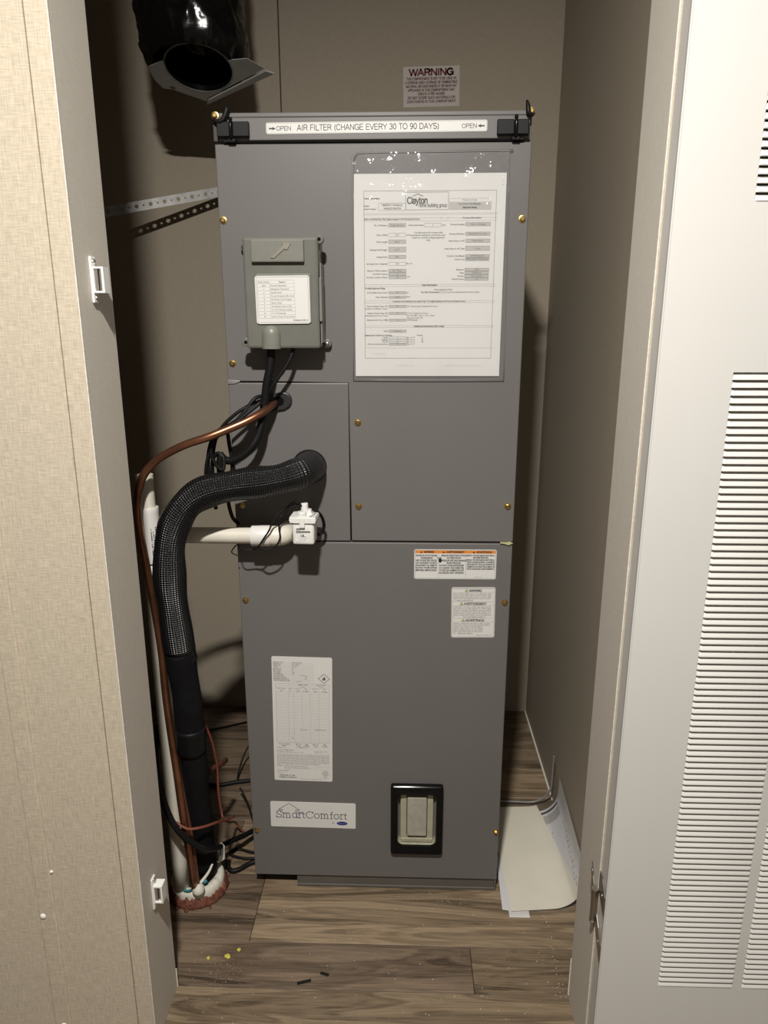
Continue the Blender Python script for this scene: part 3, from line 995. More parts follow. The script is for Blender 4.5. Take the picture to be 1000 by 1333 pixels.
# oval cable grommet
bm = bmesh.new()
T = Matrix.Translation((-0.1470, 0, 0.8970)) @ Matrix.Rotation(math.radians(-10), 4, 'Y')
add_prism(bm, rrect(-0.0225, 0.0225, -0.0128, 0.0128, 0.0126, 8), -0.0055, 0.0, bev=0.0022)
bmesh.ops.transform(bm, verts=bm.verts, matrix=T)
gr = obj('grommet', bm, mat('grommet_black', (0.022, 0.021, 0.022), 0.45), unit)
bm = bmesh.new()
add_prism(bm, rrect(-0.0105, 0.0105, -0.0068, 0.0068, 0.0066, 6), -0.0060, -0.0056)
bmesh.ops.transform(bm, verts=bm.verts, matrix=T)
obj('grommet_opening', bm, MT['void'], gr)

# filter window in the lower panel
bm = bmesh.new()
out = rrect(0.0280, 0.1210, 0.0848, 0.2262, 0.005, 5)
inn = rrect(wx0, wx1, wz0, wz1, 0.0105, 5)
rings = []
for pts_, y in ((out, 0.0), (out, -0.0085), ([(x + (0.0745 - x) * 0.02, z + (0.1555 - z) * 0.02) for x, z in out], -0.0100),
                ([(x + (x - 0.07475) * 0.05, z + (z - 0.1555) * 0.035) for x, z in inn], -0.0098), (inn, -0.0088), (inn, 0.008)):
    rings.append([bm.verts.new((x, y, z)) for x, z in pts_])
for a, b in zip(rings, rings[1:]):
    for i in range(len(a)):
        j = (i + 1) % len(a)
        bm.faces.new([a[i], a[j], b[j], b[i]])
bmesh.ops.recalc_face_normals(bm, faces=bm.faces)
sg = obj('window_frame', bm, MT['black_gloss'], unit, smooth=True, angle=math.radians(35))
bm = bmesh.new()
well = [(inn, -0.004), ([(0.07475 + (x - 0.07475) * 0.95, 0.1555 + (z - 0.1555) * 0.95) for x, z in inn], 0.012)]
ra, rb = [[bm.verts.new((x, y, z)) for x, z in p] for p, y in well]
for i in range(len(ra)):
    j = (i + 1) % len(ra)
    bm.faces.new([ra[i], ra[j], rb[j], rb[i]])
bm.faces.new(rb)
bmesh.ops.recalc_face_normals(bm, faces=bm.faces)
for f in bm.faces:
    if f.calc_center_median().y > 0.0119 and f.normal.y > 0:
        bmesh.ops.reverse_faces(bm, faces=bm.faces)
        break
obj('window_well', bm, MT['glass_well'], sg)
bm = bmesh.new()
add_box(bm, 0.0575, 0.0925, -0.0030, 0.0118, 0.1185, 0.1990, bev=0.0022)
obj('window_block', bm, MT['glass_block'], sg)
bm = bmesh.new()
add_box(bm, 0.0455, 0.0565, 0.001, 0.0118, 0.1075, 0.2035, bev=0.001)
add_box(bm, 0.0935, 0.1040, 0.001, 0.0118, 0.1075, 0.2035, bev=0.001)
add_box(bm, 0.0460, 0.1035, -0.001, 0.0118, 0.1045, 0.1125, bev=0.0015)
obj('window_rib', bm, MT['glass_well'], sg)

# ---- printed labels on the cabinet
# air filter strip
w, h = 0.3083, 0.0146
p = Print(w, h, corner=0.0022, thick=0.0005)
p.frame(0.0008, 0.0008, w - 0.0008, h - 0.0008, 0.00035, 'label_edge')
def arrow(p, x, y, d):
    s_ = d
    p.rect(min(x, x + s_ * 0.0062), y - 0.0009, max(x, x + s_ * 0.0062), y + 0.0009, 'ink', 2)
    p.poly([(x + s_ * 0.0050, y - 0.0021), (x + s_ * 0.0096, y), (x + s_ * 0.0050, y + 0.0021)], 'ink', 3)
arrow(p, 0.0040, 0.0076, 1)
p.sans('OPEN', 0.0143, 0.0100, 0.0052, 'ink', width=0.0210)
p.sans('AIR FILTER (CHANGE EVERY 30 TO 90 DAYS)', 0.0435, 0.0104, 0.0070, 'ink', width=0.1985)
p.sans('OPEN', 0.2730, 0.0100, 0.0052, 'ink', width=0.0210)
arrow(p, 0.3046, 0.0076, -1)
p.place('filter_label', 0.0055, -0.0001, 1.2767, unit, rot=0.25, label='long white filter strip label with black lettering')

# orange headed electrical label
w, h = 0.1325, 0.0505
p = Print(w, h, corner=0.003, outline=0.0011)
p.rect(0.0018, 0.0018, w - 0.0018, 0.0066, 'orange', 1)
c1, c2 = 0.0395, 0.0835
p.rect(c1 - .0002, 0.0020, c1 + .0002, h - 0.0018, 'label_edge', 2)
p.rect(c2 - .0002, 0.0020, c2 + .0002, h - 0.0018, 'label_edge', 2)
def tri(p, x, y, s_, m='ink'):
    p.poly([(x - s_ * 0.58, y), (x + s_ * 0.58, y), (x, y - s_)], m, 2)
for x, t, tw in ((0.0115, 'WARNING', 0.0165), (0.0475, 'AVERTISSEMENT', 0.0295), (0.0960, 'ADVERTENCIA', 0.0250)):
    tri(p, x, 0.0060, 0.0034)
    p.sans(t, x + 0.0040, 0.0058, 0.0031, 'ink', width=tw, wt=0.22)
for i, (t, al) in enumerate((('ELECTRICAL SHOCK HAZARD', 'c'), ('WARNING', 'c'), ('RISK OF ELECTRIC SHOCK', 'c'), ('CAN CAUSE INJURY OR DEATH.', 'l'), ('DISCONNECT ALL REMOTE', 'l'), ('ELECTRIC POWER SUPPLIES', 'l'), ('BEFORE SERVICING.', 'l'))):
    p.text(t, 0.0200 if al == 'c' else 0.0025, 0.0116 + i * 0.0042, 0.0028, 'ink', al=al, maxw=0.0345, bold=0.04)
for i, (t, al) in enumerate((("RISQUE D'ELECTROCUTION", 'c'), ('ATTENTION', 'c'), ('RISQUE DE DECHARGE', 'c'), ('ELECTRIQUE', 'c'), ('POUVANT CAUSER DES BLESSURES', 'l'), ('OU LA MORT. DECONNECTER', 'l'), ('TOUTES LES ALIMENTATIONS', 'l'), ("ELECTRIQUES AVANT L'ENTRETIEN.", 'l'))):
    p.text(t, 0.0640 if al == 'c' else 0.0405, 0.0116 + i * 0.0042, 0.0028, 'ink', al=al, maxw=0.0400, bold=0.04)
for i, (t, al) in enumerate((('RIESGO DE DESCARGA ELECTRICA', 'c'), ('ADVERTENCIA', 'c'), ('RIESGO DE DESCARGA ELECTRICA', 'c'), ('PUEDE CAUSAR LESIONES O LA MUERTE.', 'l'), ('DESCONECTE TODAS LAS FUENTES DE', 'l'), ('ALIMENTACION ELECTRICA REMOTAS', 'l'), ('ANTES DE REALIZAR EL MANTENIMIENTO.', 'l'))):
    p.text(t, 0.1070 if al == 'c' else 0.0850, 0.0112 + i * 0.0038, 0.0026, 'ink', al=al, maxw=0.0450, bold=0.04)
# hand struck by a bolt
p.poly([(0.0395, 0.0160), (0.0415, 0.0150), (0.0440, 0.0160), (0.0445, 0.0200), (0.0435, 0.0222), (0.0405, 0.0222), (0.0395, 0.0200)], 'ink', 4)
p.stroke([(0.0360, 0.0118), (0.0385, 0.0140), (0.0380, 0.0148), (0.0405, 0.0168)], 0.0008, 'ink', 4)
for k in range(3):
    p.stroke([(0.0412 + k * 0.0011, 0.0162), (0.0408 + k * 0.0012, 0.0132)], 0.0008, 'ink', 4)
p.greek(0.0985, 0.1110, 0.0475, 0.0013, 'ink_mid')
p.place('electrical_label', 0.1313, -0.0001, 0.6356, unit, rot=0.2, label='white label with an orange header in three columns')

# three language warning label
w, h = 0.0715, 0.0888
p = Print(w, h, corner=0.003, outline=0.0011)
y = 0.0020
for i, (t, hh, n) in enumerate((('WARNING', 0.0065, 5), ('AVERTISSEMENT', 0.0065, 7), ('ADVERTENCIA', 0.0065, 7))):
    y0 = (0.0022, 0.0252, 0.0545)[i]
    p.rect(0.002, y0, w - 0.002, y0 + 0.0004, 'label_edge'); p.rect(0.002, y0 + 0.0066, w - 0.002, y0 + 0.0070, 'label_edge')
    tw = (0.0205, 0.0365, 0.0310)[i]
    x = w / 2 - tw / 2
    tri(p, x - 0.0008, y0 + 0.0058, 0.0050, 'ink')
    p.poly([(x - 0.0008 - 0.0019, y0 + 0.0053), (x - 0.0008 + 0.0019, y0 + 0.0053), (x - 0.0008, y0 + 0.0019)], 'yellow', 3)
    p.sans(t, x + 0.0032, y0 + 0.0054, 0.0036, 'ink', width=tw, wt=0.2)
    for k in range(n):
        yy = y0 + 0.0100 + k * (0.0028 if i == 0 else 0.0029)
        x1 = w - 0.0040 - p.rnd.uniform(0, 0.004)
        if k == n - 1:
            p.greek(0.0032, 0.0080, yy, 0.0016, 'ink_mid'); p.rect(0.0085 + 0.011 * (i == 1) + .003 * (i == 2), yy + 0.0003, 0.036 + 0.02 * (i == 1), yy + 0.0005, 'ink', 2)
            p.greek(0.0085 + 0.011 * (i == 1) + .003 * (i == 2), 0.036 + 0.02 * (i == 1), yy, 0.0017, 'ink')
        else:
            if i == 2 and k > 1:
                x1 = 0.0530
            p.greek(0.0032, x1, yy, 0.0018, 'ink')
p.greek(0.0420, 0.0660, 0.0852, 0.0015, 'ink')
p.place('caution_label', 0.1629, -0.0001, 0.5522, unit, rot=0.8, label='white label stacked with three warnings in three languages')

# rating plate
w, h = 0.1030, 0.2405
p = Print(w, h, corner=0.003)
rows_l = ['PRODUCT NO.', 'MODEL NO.', 'SERIAL NO.', 'VOLTS', 'MOTOR HP', 'MOTOR FLA', 'FAN SPEED', 'REFRIGERANT', 'MAX PRESSURE', 'SUPPLIED CHARGE', 'MINIMUM CLEARANCE', 'DATE OF MANUFACTURE']
for k, t in enumerate(rows_l):
    yy = 0.0116 + k * 0.0031
    p.text(t, 0.0028, yy, 0.0018, 'ink_mid', bold=0.01, maxw=0.028)
    p.rect(0.0028, yy + 0.0006, 0.0720, yy + 0.0008, 'ink_soft')
    if k < 8:
        p.greek(0.0345, 0.0345 + (0.018, 0.015, 0.012, 0.008, 0.004, 0.003, 0.005, 0.004)[k], yy, 0.0019, 'ink')
    elif k < 11:
        p.greek(0.0570, 0.0605, yy, 0.0018, 'ink')
p.greek(0.049, 0.057, 0.0352, 0.0016, 'ink'); p.greek(0.0415, 0.0520, 0.0468, 0.0017, 'ink')
# flame diamond
cx, cy, s_ = 0.0890, 0.0395, 0.0096
d4 = [(cx, cy - s_ * 0.92), (cx + s_, cy), (cx, cy + s_ * 0.92), (cx - s_, cy)]
p.stroke(d4 + [d4[0]], 0.0007, 'ink')
p.poly([(cx - 0.0030, cy + 0.0018), (cx - 0.0014, cy - 0.0014), (cx - 0.0009, cy - 0.0002), (cx + 0.0003, cy - 0.0040), (cx + 0.0020, cy - 0.0010), (cx + 0.0027, cy + 0.0006), (cx + 0.0024, cy + 0.0026), (cx + 0.0002, cy + 0.0036), (cx - 0.0022, cy + 0.0032)], 'ink', 2)
p.poly([(cx - 0.0010, cy + 0.0024), (cx, cy + 0.0004), (cx + 0.0010, cy + 0.0024), (cx, cy + 0.0032)], 'label', 3)
# table
tx0, tx1, ty0, ty1 = 0.0060, 0.0985, 0.0500, 0.1640
p.frame(tx0, ty0, tx1, ty1, 0.0003, 'ink_soft')
for k, (t, x) in enumerate((('Single Circuit', 0.0530), ('Dual Circuit', 0.0840))):
    p.text(t, x, 0.0530, 0.0022, 'ink', al='c', bold=0.005, maxw=0.02)
p.text('L1-L2', 0.053, 0.0570, 0.0020, 'ink', al='c'); p.text('L3-L4', 0.084, 0.0570, 0.0020, 'ink', al='c')
for x, a, b in ((0.0160, 'Electric Heat', 'kW'), (0.0310, 'Volts', 'Ph'), (0.0440, 'Min. Cir.', 'Amps'), (0.0580, 'Max', 'Fuse/Bkr'), (0.0740, 'Min. Cir.', 'Amps'), (0.0900, 'Max', 'Fuse/Bkr')):
    p.text(a, x, 0.0606, 0.0019, 'ink', al='c', maxw=0.0140); p.text(b, x, 0.0650, 0.0020, 'ink', al='c', bold=0.01, maxw=0.0125)
for yy in (0.0540, 0.0578, 0.0664):
    p.rect(tx0, yy, tx1, yy + 0.0002, 'ink_soft')
for k in range(1, 26):
    yy = 0.0664 + k * 0.0039
    if yy < ty1:
        p.rect(tx0, yy, tx1, yy + 0.00022, 'ink_soft')
for x in (0.0275, 0.0370, 0.0510, 0.0650, 0.0800):
    p.rect(x, 0.0578, x + 0.0002, ty1 - .0003, 'ink_soft')
p.text('L1/L2 10.3', 0.0530, 0.1392, 0.0021, 'ink', al='c'); p.text('L3/L4 60/1 20.6', 0.0820, 0.1392, 0.0021, 'ink', al='c')
p.rect(0.0335, 0.1540, 0.0350, 0.1555, 'ink', 2)
for x, a, b in ((0.0190, 'Factory Installed', 'Model'), (0.0440, 'Min. Cir.', 'Amps'), (0.0580, 'Max', 'Fuse/Bkr'), (0.0740, 'Min. Cir.', 'Amps'), (0.0900, 'Max', 'Fuse/Bkr')):
    p.text(a, x, 0.1680, 0.0020, 'ink', al='c', maxw=0.02, bold=.01); p.text(b, x, 0.1714, 0.0020, 'ink', al='c', bold=0.01)
p.greek(0.006, 0.022, 0.1748, 0.0019, 'ink'); p.greek(0.040, 0.062, 0.1748, 0.0019, 'ink')
for k in range(3):
    p.greek(0.0055, 0.036, 0.1790 + k * 0.0027, 0.0015, 'ink_mid')
p.greek(0.036, 0.052, 0.1840, 0.0014, 'ink_mid'); p.greek(0.072, 0.095, 0.1812, 0.0015, 'ink_mid'); p.greek(0.072, 0.086, 0.1838, 0.0013, 'ink_mid')
for k in range(8):
    p.greek(0.0055, 0.0985 if k < 7 else 0.082, 0.1890 + k * 0.0027, 0.0017, 'ink_mid')
p.greek(0.0055, 0.0165, 0.2118, 0.0018, 'ink')
for k in range(3):
    p.greek(0.018, 0.060 + 0.006 * (k == 2), 0.2114 + k * 0.0024, 0.0014, 'ink_mid')
p.frame(0.0725, 0.2112, 0.0980, 0.2165, 0.0002, 'ink_soft')
p.greek(0.0055, 0.028, 0.2200, 0.0013, 'ink_mid'); p.greek(0.0055, 0.026, 0.2222, 0.0013, 'ink_mid'); p.greek(0.0055, 0.016, 0.2262, 0.0015, 'ink_mid')
p.text('DESIGNED IN USA', 0.0095, 0.2310, 0.0022, 'ink', width=0.0275, bold=0.02)
p.text('ASSEMBLED IN MEXICO', 0.0080, 0.2350, 0.0022, 'ink', width=0.0315, bold=0.02)
p.greek(0.046, 0.086, 0.2370, 0.0012, 'ink')
cx, cy = 0.0905, 0.2240
p.stroke([(cx + 0.0044 * math.cos(a * PI / 12), cy + 0.0044 * math.sin(a * PI / 12)) for a in range(25)], 0.0006, 'ink')
p.text('UL', cx, cy + 0.0013, 0.0028, 'ink', al='c', bold=0.02)
p.text('c', cx - 0.0062, cy + 0.0030, 0.0020, 'ink', al='c'); p.text('us', cx + 0.0066, cy + 0.0030, 0.0018, 'ink', al='c')
for k in range(3):
    p.greek(cx - 0.004 + k * .001, cx + 0.005 - k * .001, cy + 0.0070 + k * 0.0022, 0.0014, 'ink_mid')
p.place('rating_plate', -0.1250, -0.0001, 0.3478, unit, rot=-0.95, label='tall white rating plate printed with a ruled table')

# logo badge in a light slab-serif, drawn stroke by stroke
w, h = 0.1535, 0.0522
p = Print(w, h, corner=0.0025, thick=0.0009)
def arc(cx, cy, rx, ry, a0, a1, n=14):
    return [(cx + rx * math.cos(math.radians(a0 + (a1 - a0) * i / n)), cy - ry * math.sin(math.radians(a0 + (a1 - a0) * i / n))) for i in range(n + 1)]
# glyphs in units: x-height 0.62, cap 1.0, y up (baseline 0), then scaled
def G(ch):
    a = lambda cx, cy, rx, ry, a0, a1: [(cx + rx * math.cos(math.radians(a0 + (a1 - a0) * i / 14)), cy + ry * math.sin(math.radians(a0 + (a1 - a0) * i / 14))) for i in range(15)]
    if ch == 'S':
        return 0.74, [a(0.36, 0.735, 0.27, 0.25, 15, 270) + a(0.36, 0.245, 0.30, 0.24, 90, -165), [(0.63, 0.98), (0.63, 0.72)], [(0.06, 0.0), (0.06, 0.28)]]
    if ch == 'm':
        return 1.22, [[(0.02, 0.62), (0.17, 0.62), (0.17, 0.0)], [(0.04, 0), (0.30, 0)], a(0.36, 0.42, 0.19, 0.20, 180, 0) + [(0.55, 0.0)], [(0.45, 0), (0.68, 0)],
                      a(0.74, 0.42, 0.19, 0.20, 180, 0) + [(0.93, 0.0)], [(0.82, 0), (1.08, 0)]]
    if ch == 'a':
        return 0.74, [a(0.33, 0.31, 0.27, 0.31, 0, 360), [(0.60, 0.62), (0.60, 0.0), (0.72, 0.0)]]
    if ch == 'r':
        return 0.52, [[(0.02, 0.62), (0.16, 0.62), (0.16, 0.0)], [(0.03, 0), (0.34, 0)], a(0.36, 0.40, 0.20, 0.22, 180, 60)]
    if ch == 't':
        return 0.44, [[(0.16, 0.86), (0.16, 0.12)] + a(0.27, 0.13, 0.11, 0.13, 180, 300), [(0.0, 0.62), (0.36, 0.62)]]
    if ch == 'C':
        return 1.02, [a(0.52, 0.49, 0.45, 0.49, 35, 325), [(0.90, 0.98), (0.90, 0.72)]]
    if ch == 'o':
        return 0.76, [a(0.36, 0.31, 0.31, 0.31, 0, 360)]
    if ch == 'f':
        return 0.44, [[(0.16, 0.0), (0.16, 0.80)] + a(0.31, 0.80, 0.15, 0.18, 180, 70), [(0.0, 0.62), (0.36, 0.62)], [(0.03, 0), (0.32, 0)]]
total = sum(G(c)[0] for c in 'SmartComfort')
capH = 0.0140
sx = 0.1290 / total
x = 0.0098
base = 0.0327
for i, ch in enumerate('SmartComfort'):
    adv, sts = G(ch)
    ky = 1.0 if ch in 'SC' else (1.02 if ch in 'tf' else 1.14)
    m_ = 'navy' if i < 4 else ('navy' if i == 4 else 'ink_mid')
    for st in sts:
        p.stroke([(x + a * sx, base - b * ky * capH) for a, b in st], 0.0012, m_, 2 + i % 2)
    x += adv * sx
# house outline over the first letters
p.stroke([(0.0145, 0.0160), (0.0336, 0.0027), (0.0527, 0.0164)], 0.0008, 'ink_mid', 4)
p.stroke([(0.0145, 0.0160), (0.0212, 0.0160), (0.0216, 0.0192)], 0.0010, 'navy', 4)
p.stroke([(0.0527, 0.0164), (0.0456, 0.0164), (0.0454, 0.0206), (0.0585, 0.0206)], 0.0009, 'navy', 4)
p.text('By', 0.1115, 0.0425, 0.0030, 'ink_mid')
p.poly([(0.1290 + 0.0098 * math.cos(2 * PI * k / 24), 0.0418 + 0.0040 * math.sin(2 * PI * k / 24)) for k in range(24)], 'blue', 2)
p.text('Carrier', 0.1290, 0.0430, 0.0028, 'label_edge', al='c', width=0.0130, lay=4)
p.place('logo_badge', -0.1117, -0.0001, 0.1573, unit, rot=-0.65, label='small white badge with a house outline and navy logo lettering')

# ==================================================================== SENSOR BOX
box_t = empty('sensor_box', (-0.127, 0, 0.978), 'grey green plastic sensor box with a fault code label, screwed to the cabinet', 'control box')
bm = bmesh.new()
add_box(bm, -0.1785, -0.0735, -0.030, -0.0004, 0.9780, 1.1275, bev=0.003)
obj('housing_base', bm, MT['sensor'], box_t)
bm = bmesh.new()
add_box(bm, -0.1805, -0.0745, -0.0455, -0.0302, 0.9775, 1.1285, bev=0.0035)
obj('housing_lid', bm, MT['sensor'], box_t)
bm = bmesh.new()
add_box(bm, -0.0742, -0.0705, -0.045, -0.012, 1.0150, 1.075, bev=0.001)
add_box(bm, -0.0736, -0.0712, -0.040, -0.004, 0.985, 1.095, bev=0.0008)
obj('side_clip', bm, MT['sensor_light'], box_t)
# raised block with a raised arrow in a paler colour
bm = bmesh.new()
add_box(bm, -0.1675, -0.0935, -0.0525, -0.0456, 1.0950, 1.1248, bev=0.0016)
rb_ = obj('raised_block', bm, MT['sensor_light'], box_t)
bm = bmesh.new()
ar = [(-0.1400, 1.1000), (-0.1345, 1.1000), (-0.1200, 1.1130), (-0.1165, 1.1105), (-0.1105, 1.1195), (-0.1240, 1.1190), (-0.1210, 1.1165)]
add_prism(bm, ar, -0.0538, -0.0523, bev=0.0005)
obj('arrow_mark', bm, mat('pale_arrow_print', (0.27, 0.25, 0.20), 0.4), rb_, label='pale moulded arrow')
# plateau behind the label
bm = bmesh.new()
add_box(bm, -0.1625, -0.0855, -0.0475, -0.0454, 1.0130, 1.0800, bev=0.0008)
obj('label_plateau', bm, MT['sensor_light'], box_t)
# cable dome at the foot of the lid
bm = bmesh.new()
n = 12
prev = None
cx, r = -0.1445, 0.0135
levels = [(0.9770, 1.0), (0.9960, 1.0), (1.0000, 0.97), (1.0040, 0.86), (1.0072, 0.66), (1.0092, 0.40), (1.0100, 0.06)]
for z, s_ in levels:
    ring = [bm.verts.new((cx + r * math.cos(PI * k / n) * s_, -0.0455 - 0.0105 * math.sin(PI * k / n) * s_, z)) for k in range(n + 1)]
    if prev:
        for k in range(n):
            bm.faces.new([prev[k], prev[k + 1], ring[k + 1], ring[k]])
    else:
        bm.faces.new(ring)
    prev = ring
bmesh.ops.recalc_face_normals(bm, faces=bm.faces)
obj('cable_dome', bm, MT['sensor_light'], box_t, smooth=True, angle=math.radians(60))
# mounting ears
def ear(x, z, y0, y1, d, hole):
    bm = bmesh.new()
    pts_ = circle_pts(x, z, 0.0062, 18)
    add_prism(bm, pts_, y0, y1, bev=0.001)
    add_box(bm, min(x, x + d[0]), max(x, x + d[0]), y0 + 0.001, y1, min(z - 0.005, z + d[1]), max(z + 0.005, z + d[1]))
    e = obj('mounting_ear', bm, MT['sensor'], box_t)
    if hole:
        bm = bmesh.new()
        add_prism(bm, circle_pts(x, z, 0.0024, 14), y0 - 0.0004, y0 + 0.002)
        obj('screw_hole', bm, MT['void'], e)
    else:
        bm = lathe([(0, 0.0036), (0.0022, 0.0034), (0.0040, 0.0018), (0.0042, 0.0)], (x, y0, z), (0, -1, 0), n=16)
        obj('screw', bm, MT['steel'], e, smooth=True)

ear(-0.0730, 1.1260, -0.041, -0.030, (-0.008, -0.004), True)
ear(-0.1830, 0.9860, -0.041, -0.030, (0.008, 0.004), True)
ear(-0.0680, 0.9835, -0.010, -0.0004, (-0.010, 0.004), False)
ear(-0.1850, 1.1190, -0.010, -0.0004, (0.008, 0.004), False)
# fault code label
w, h = 0.0770, 0.0655
p = Print(w, h, corner=0.0035, outline=0.0017)
tx0, tx1 = 0.0035, 0.0555
ys0 = 0.0060
rows_f = [('Fault Code', 'Reason'), ('Solid', 'Normal Operation'), ('1', 'Refrigerant Detected'), ('2', 'System Fault'), ('3', 'Normal Dissipation After Leak'), ('4', 'No Power to G Output'),
          ('5', 'Sensor Fault'), ('6', 'Test Button Stuck (15s)'), ('7', 'Y to W Wiring Installed'), ('8', 'Y or W Shorted'), ('10', 'Sensor Power Drop Detect')]
for k, (a, b) in enumerate(rows_f):
    yy = ys0 + k * 0.0047
    p.rect(tx0, yy, tx1, yy + 0.00025, 'ink_soft')
    p.text(a, tx0 + 0.0088, yy + 0.0036, 0.0020 if k else 0.0023, 'ink', al='c')
    if k:
        p.text(b, 0.0222, yy + 0.0036, 0.0021, 'ink', maxw=0.0325)
    else:
        p.text(b, 0.0385, yy + 0.0036, 0.0023, 'ink', al='c', bold=.01)
p.rect(tx0, ys0 + 11 * 0.0047, tx1, ys0 + 11 * 0.0047 + 0.00025, 'ink_soft')
for x in (tx0, 0.0208, tx1):
    p.rect(x, ys0, x + 0.00025, ys0 + 11 * 0.0047, 'ink_soft')
p.text('339466-201 REV A', 0.0735, 0.0617, 0.0019, 'ink', al='r', bold=.02, width=0.0210)
p.place('fault_code_label', -0.1257, -0.0476, 1.0447, box_t, rot=0.5, label='white fault code label with a small ruled table')

# ==================================================================== DOCUMENT SLEEVE
doc = empty('document_sleeve', (0.085, -0.001, 0.931), 'clear plastic sleeve with a printed white form, hung on the upper cabinet front', 'document sleeve')
w, h = 0.2159, 0.2810
p = Print(w, h, bg='paper', corner=0, thick=0.0003)
def U(cx_): return (cx_ - 42) / (856 - 42) * w      # fractions of the sheet
def V(cy_): return (cy_ - 178) / (1258 - 178) * h
def W_(cx_, cy_):
    k = (cy_ - 178) / 1080
    l_, r_ = 42 + k * 8, 856 - k * 46
    return (cx_ - l_) / (r_ - l_) * w
def field(x0, y0, x1, y1, fill=True, txt=None):
    a, b, c, d = W_(x0, y0), V(y0), W_(x1, y0), V(y1)
    if fill:
        p.rect(a, b, c, d, 'shade', 1)
    p.frame(a, b, c, d, 0.0003, 'ink_mid', 2)
    if txt:
        p.text(txt, (a + c) / 2, d - (d - b) * 0.28, min(0.0024, (d - b) * 0.55), 'ink_mid', al='c', lay=3, maxw=(c - a) * 0.9)
def lab(t, x, y, al='r', cap=0.0020, m='ink_mid', **k):
    k['bold'] = k.get('bold', 0.0) + 0.02
    p.text(t, W_(x, y), V(y), cap * 1.12, m, al=al, **k)
# outer box and section rules
p.frame(W_(97, 265), V(264), W_(803, 265), V(1157), 0.00045, 'ink_mid')
for y_ in (378, 385, 402, 417, 750, 761, 838, 849, 974, 984, 1098):
    p.rect(W_(97, 700), V(y_), W_(796, 700) - 0.0002 * (y_ > 500), V(y_) + 0.0003, 'ink_soft', 1)
lab('Home Information', 97, 306, 'l', 0.0019, bold=.02); lab('Model', 97, 344, 'l', 0.0019); lab('Serial Number', 97, 360, 'l', 0.0019)
field(175, 326, 320, 364, False)
lab('14663H / Hickory', 248, 341, 'c', 0.0026); lab('WH02710NTN', 248, 359, 'c', 0.0024)
p.frame(W_(320, 270), V(271), W_(549, 270), V(362), 0.0005, 'ink_mid', 2)
p.sans('Clayton', W_(328, 328), V(329), 0.0082, 'ink_mid', width=0.0290, wt=0.17)
p.stroke([(W_(360, 290), V(292)), (W_(385, 290), V(280)), (W_(412, 290), V(292))], 0.0011, 'ink_soft', 2)
p.sans('home building group', W_(390, 347), V(347), 0.0046, 'ink_mid', width=0.0400, wt=0.13)
p.frame(W_(552, 305), V(304), W_(775, 305), V(362), 0.0003, 'ink_soft', 1)
p.rect(W_(552, 322), V(322), W_(772, 322), V(361), 'shade', 2)
lab('Furnace by Code', 660, 316, 'c', 0.0018, 'ink_soft'); lab('Use Order Date Manager', 660, 336, 'c', 0.0019, 'ink_mid', lay=4) ; lab('Shipment Ready', 660, 354, 'c', 0.0019, 'ink', lay=4, bold=.02)
lab('Refer to the Model Spec Pkg Original package for the following information', 98, 412, 'l', 0.0020, bold=.01, maxw=0.080)
lab('Furnace Information', 672, 407, 'c', 0.0020, bold=.01)
for x0, x1 in ((510, 512), (545, 547)):
    p.rect(W_(x0, 402), V(396), W_(x0, 402) + 0.0003, V(412), 'ink_soft', 2)
left = [('No. of Sections', 429, 449, True, 'Single Section'), ('Floor Width', 480, 499, False, '15.0'), ('Floor Length', 514, 535, True, '66-0'), ('Sidewall Wall Height', 552, 579, True, "8' 0\""),
        ('Ceiling Finish', 595, 614, True, 'Flat'), ('# Delays from Originally', 631, 650, False, '300'), ('Exterior Wall Insulation', 668, 686, True, 'R11 Fiber'), ('# of A/C Outlets', 687, 703, True, '5'), ('No Return Outside of Heater', 704, 721, True, '4.0'),
        ('Air Flow (Main Furnace Outlet)', 788, 802, True, '98'), ('Heat Capacity', 813, 826, True, '35,000'), ('Furnace Heating Temp (TR)', 862, 876, True, '40'), ('Available Heating Temp (TR)', 900, 914, True, '47'), ('Estimated Air Flow (CFM)', 938, 951, True, '43'),
        ('State', 998, 1012, True, 'Oklahoma'), ('Walls', 1036, 1048, False, '11'), ('Ceilings', 1048, 1060, False, '30'), ('Floors', 1060, 1072, False, '22'), ('Air Ducts Outside the Home', 1072, 1084, True, '8')]
for t, y0, y1, fl, val in left:
    field(228, y0, 321, y1, fl, val)
    lab(t, 222, y0 + (y1 - y0) * 0.72, 'r', 0.0019, maxw=0.0305)
for y_, t in ((493, 'inches'), (643, 'Btu / hr'), (712, 'sq ft'), (797, 'ea'), (820, 'Btuh'), (1044, 'Btu / hr °F'), (1056, 'Btu / hr °F'), (1068, 'Btu / hr °F'), (1080, 'Btu / hr °F')):
    lab(t, 324, y_, 'l', 0.0017)
field(420, 429, 508, 449, False, '2'); lab('Number Supplied Packages', 415, 443, 'r', 0.0019, maxw=0.0215); lab('sq ft', 512, 443, 'l', 0.0018)
for k, t in enumerate(('Use this report for homes with', 'perimeter ductwork, trunk lines, and', 'return to central cooling equipment', 'only.')):
    lab(t, 440, 482 + k * 13, 'c', 0.0020)
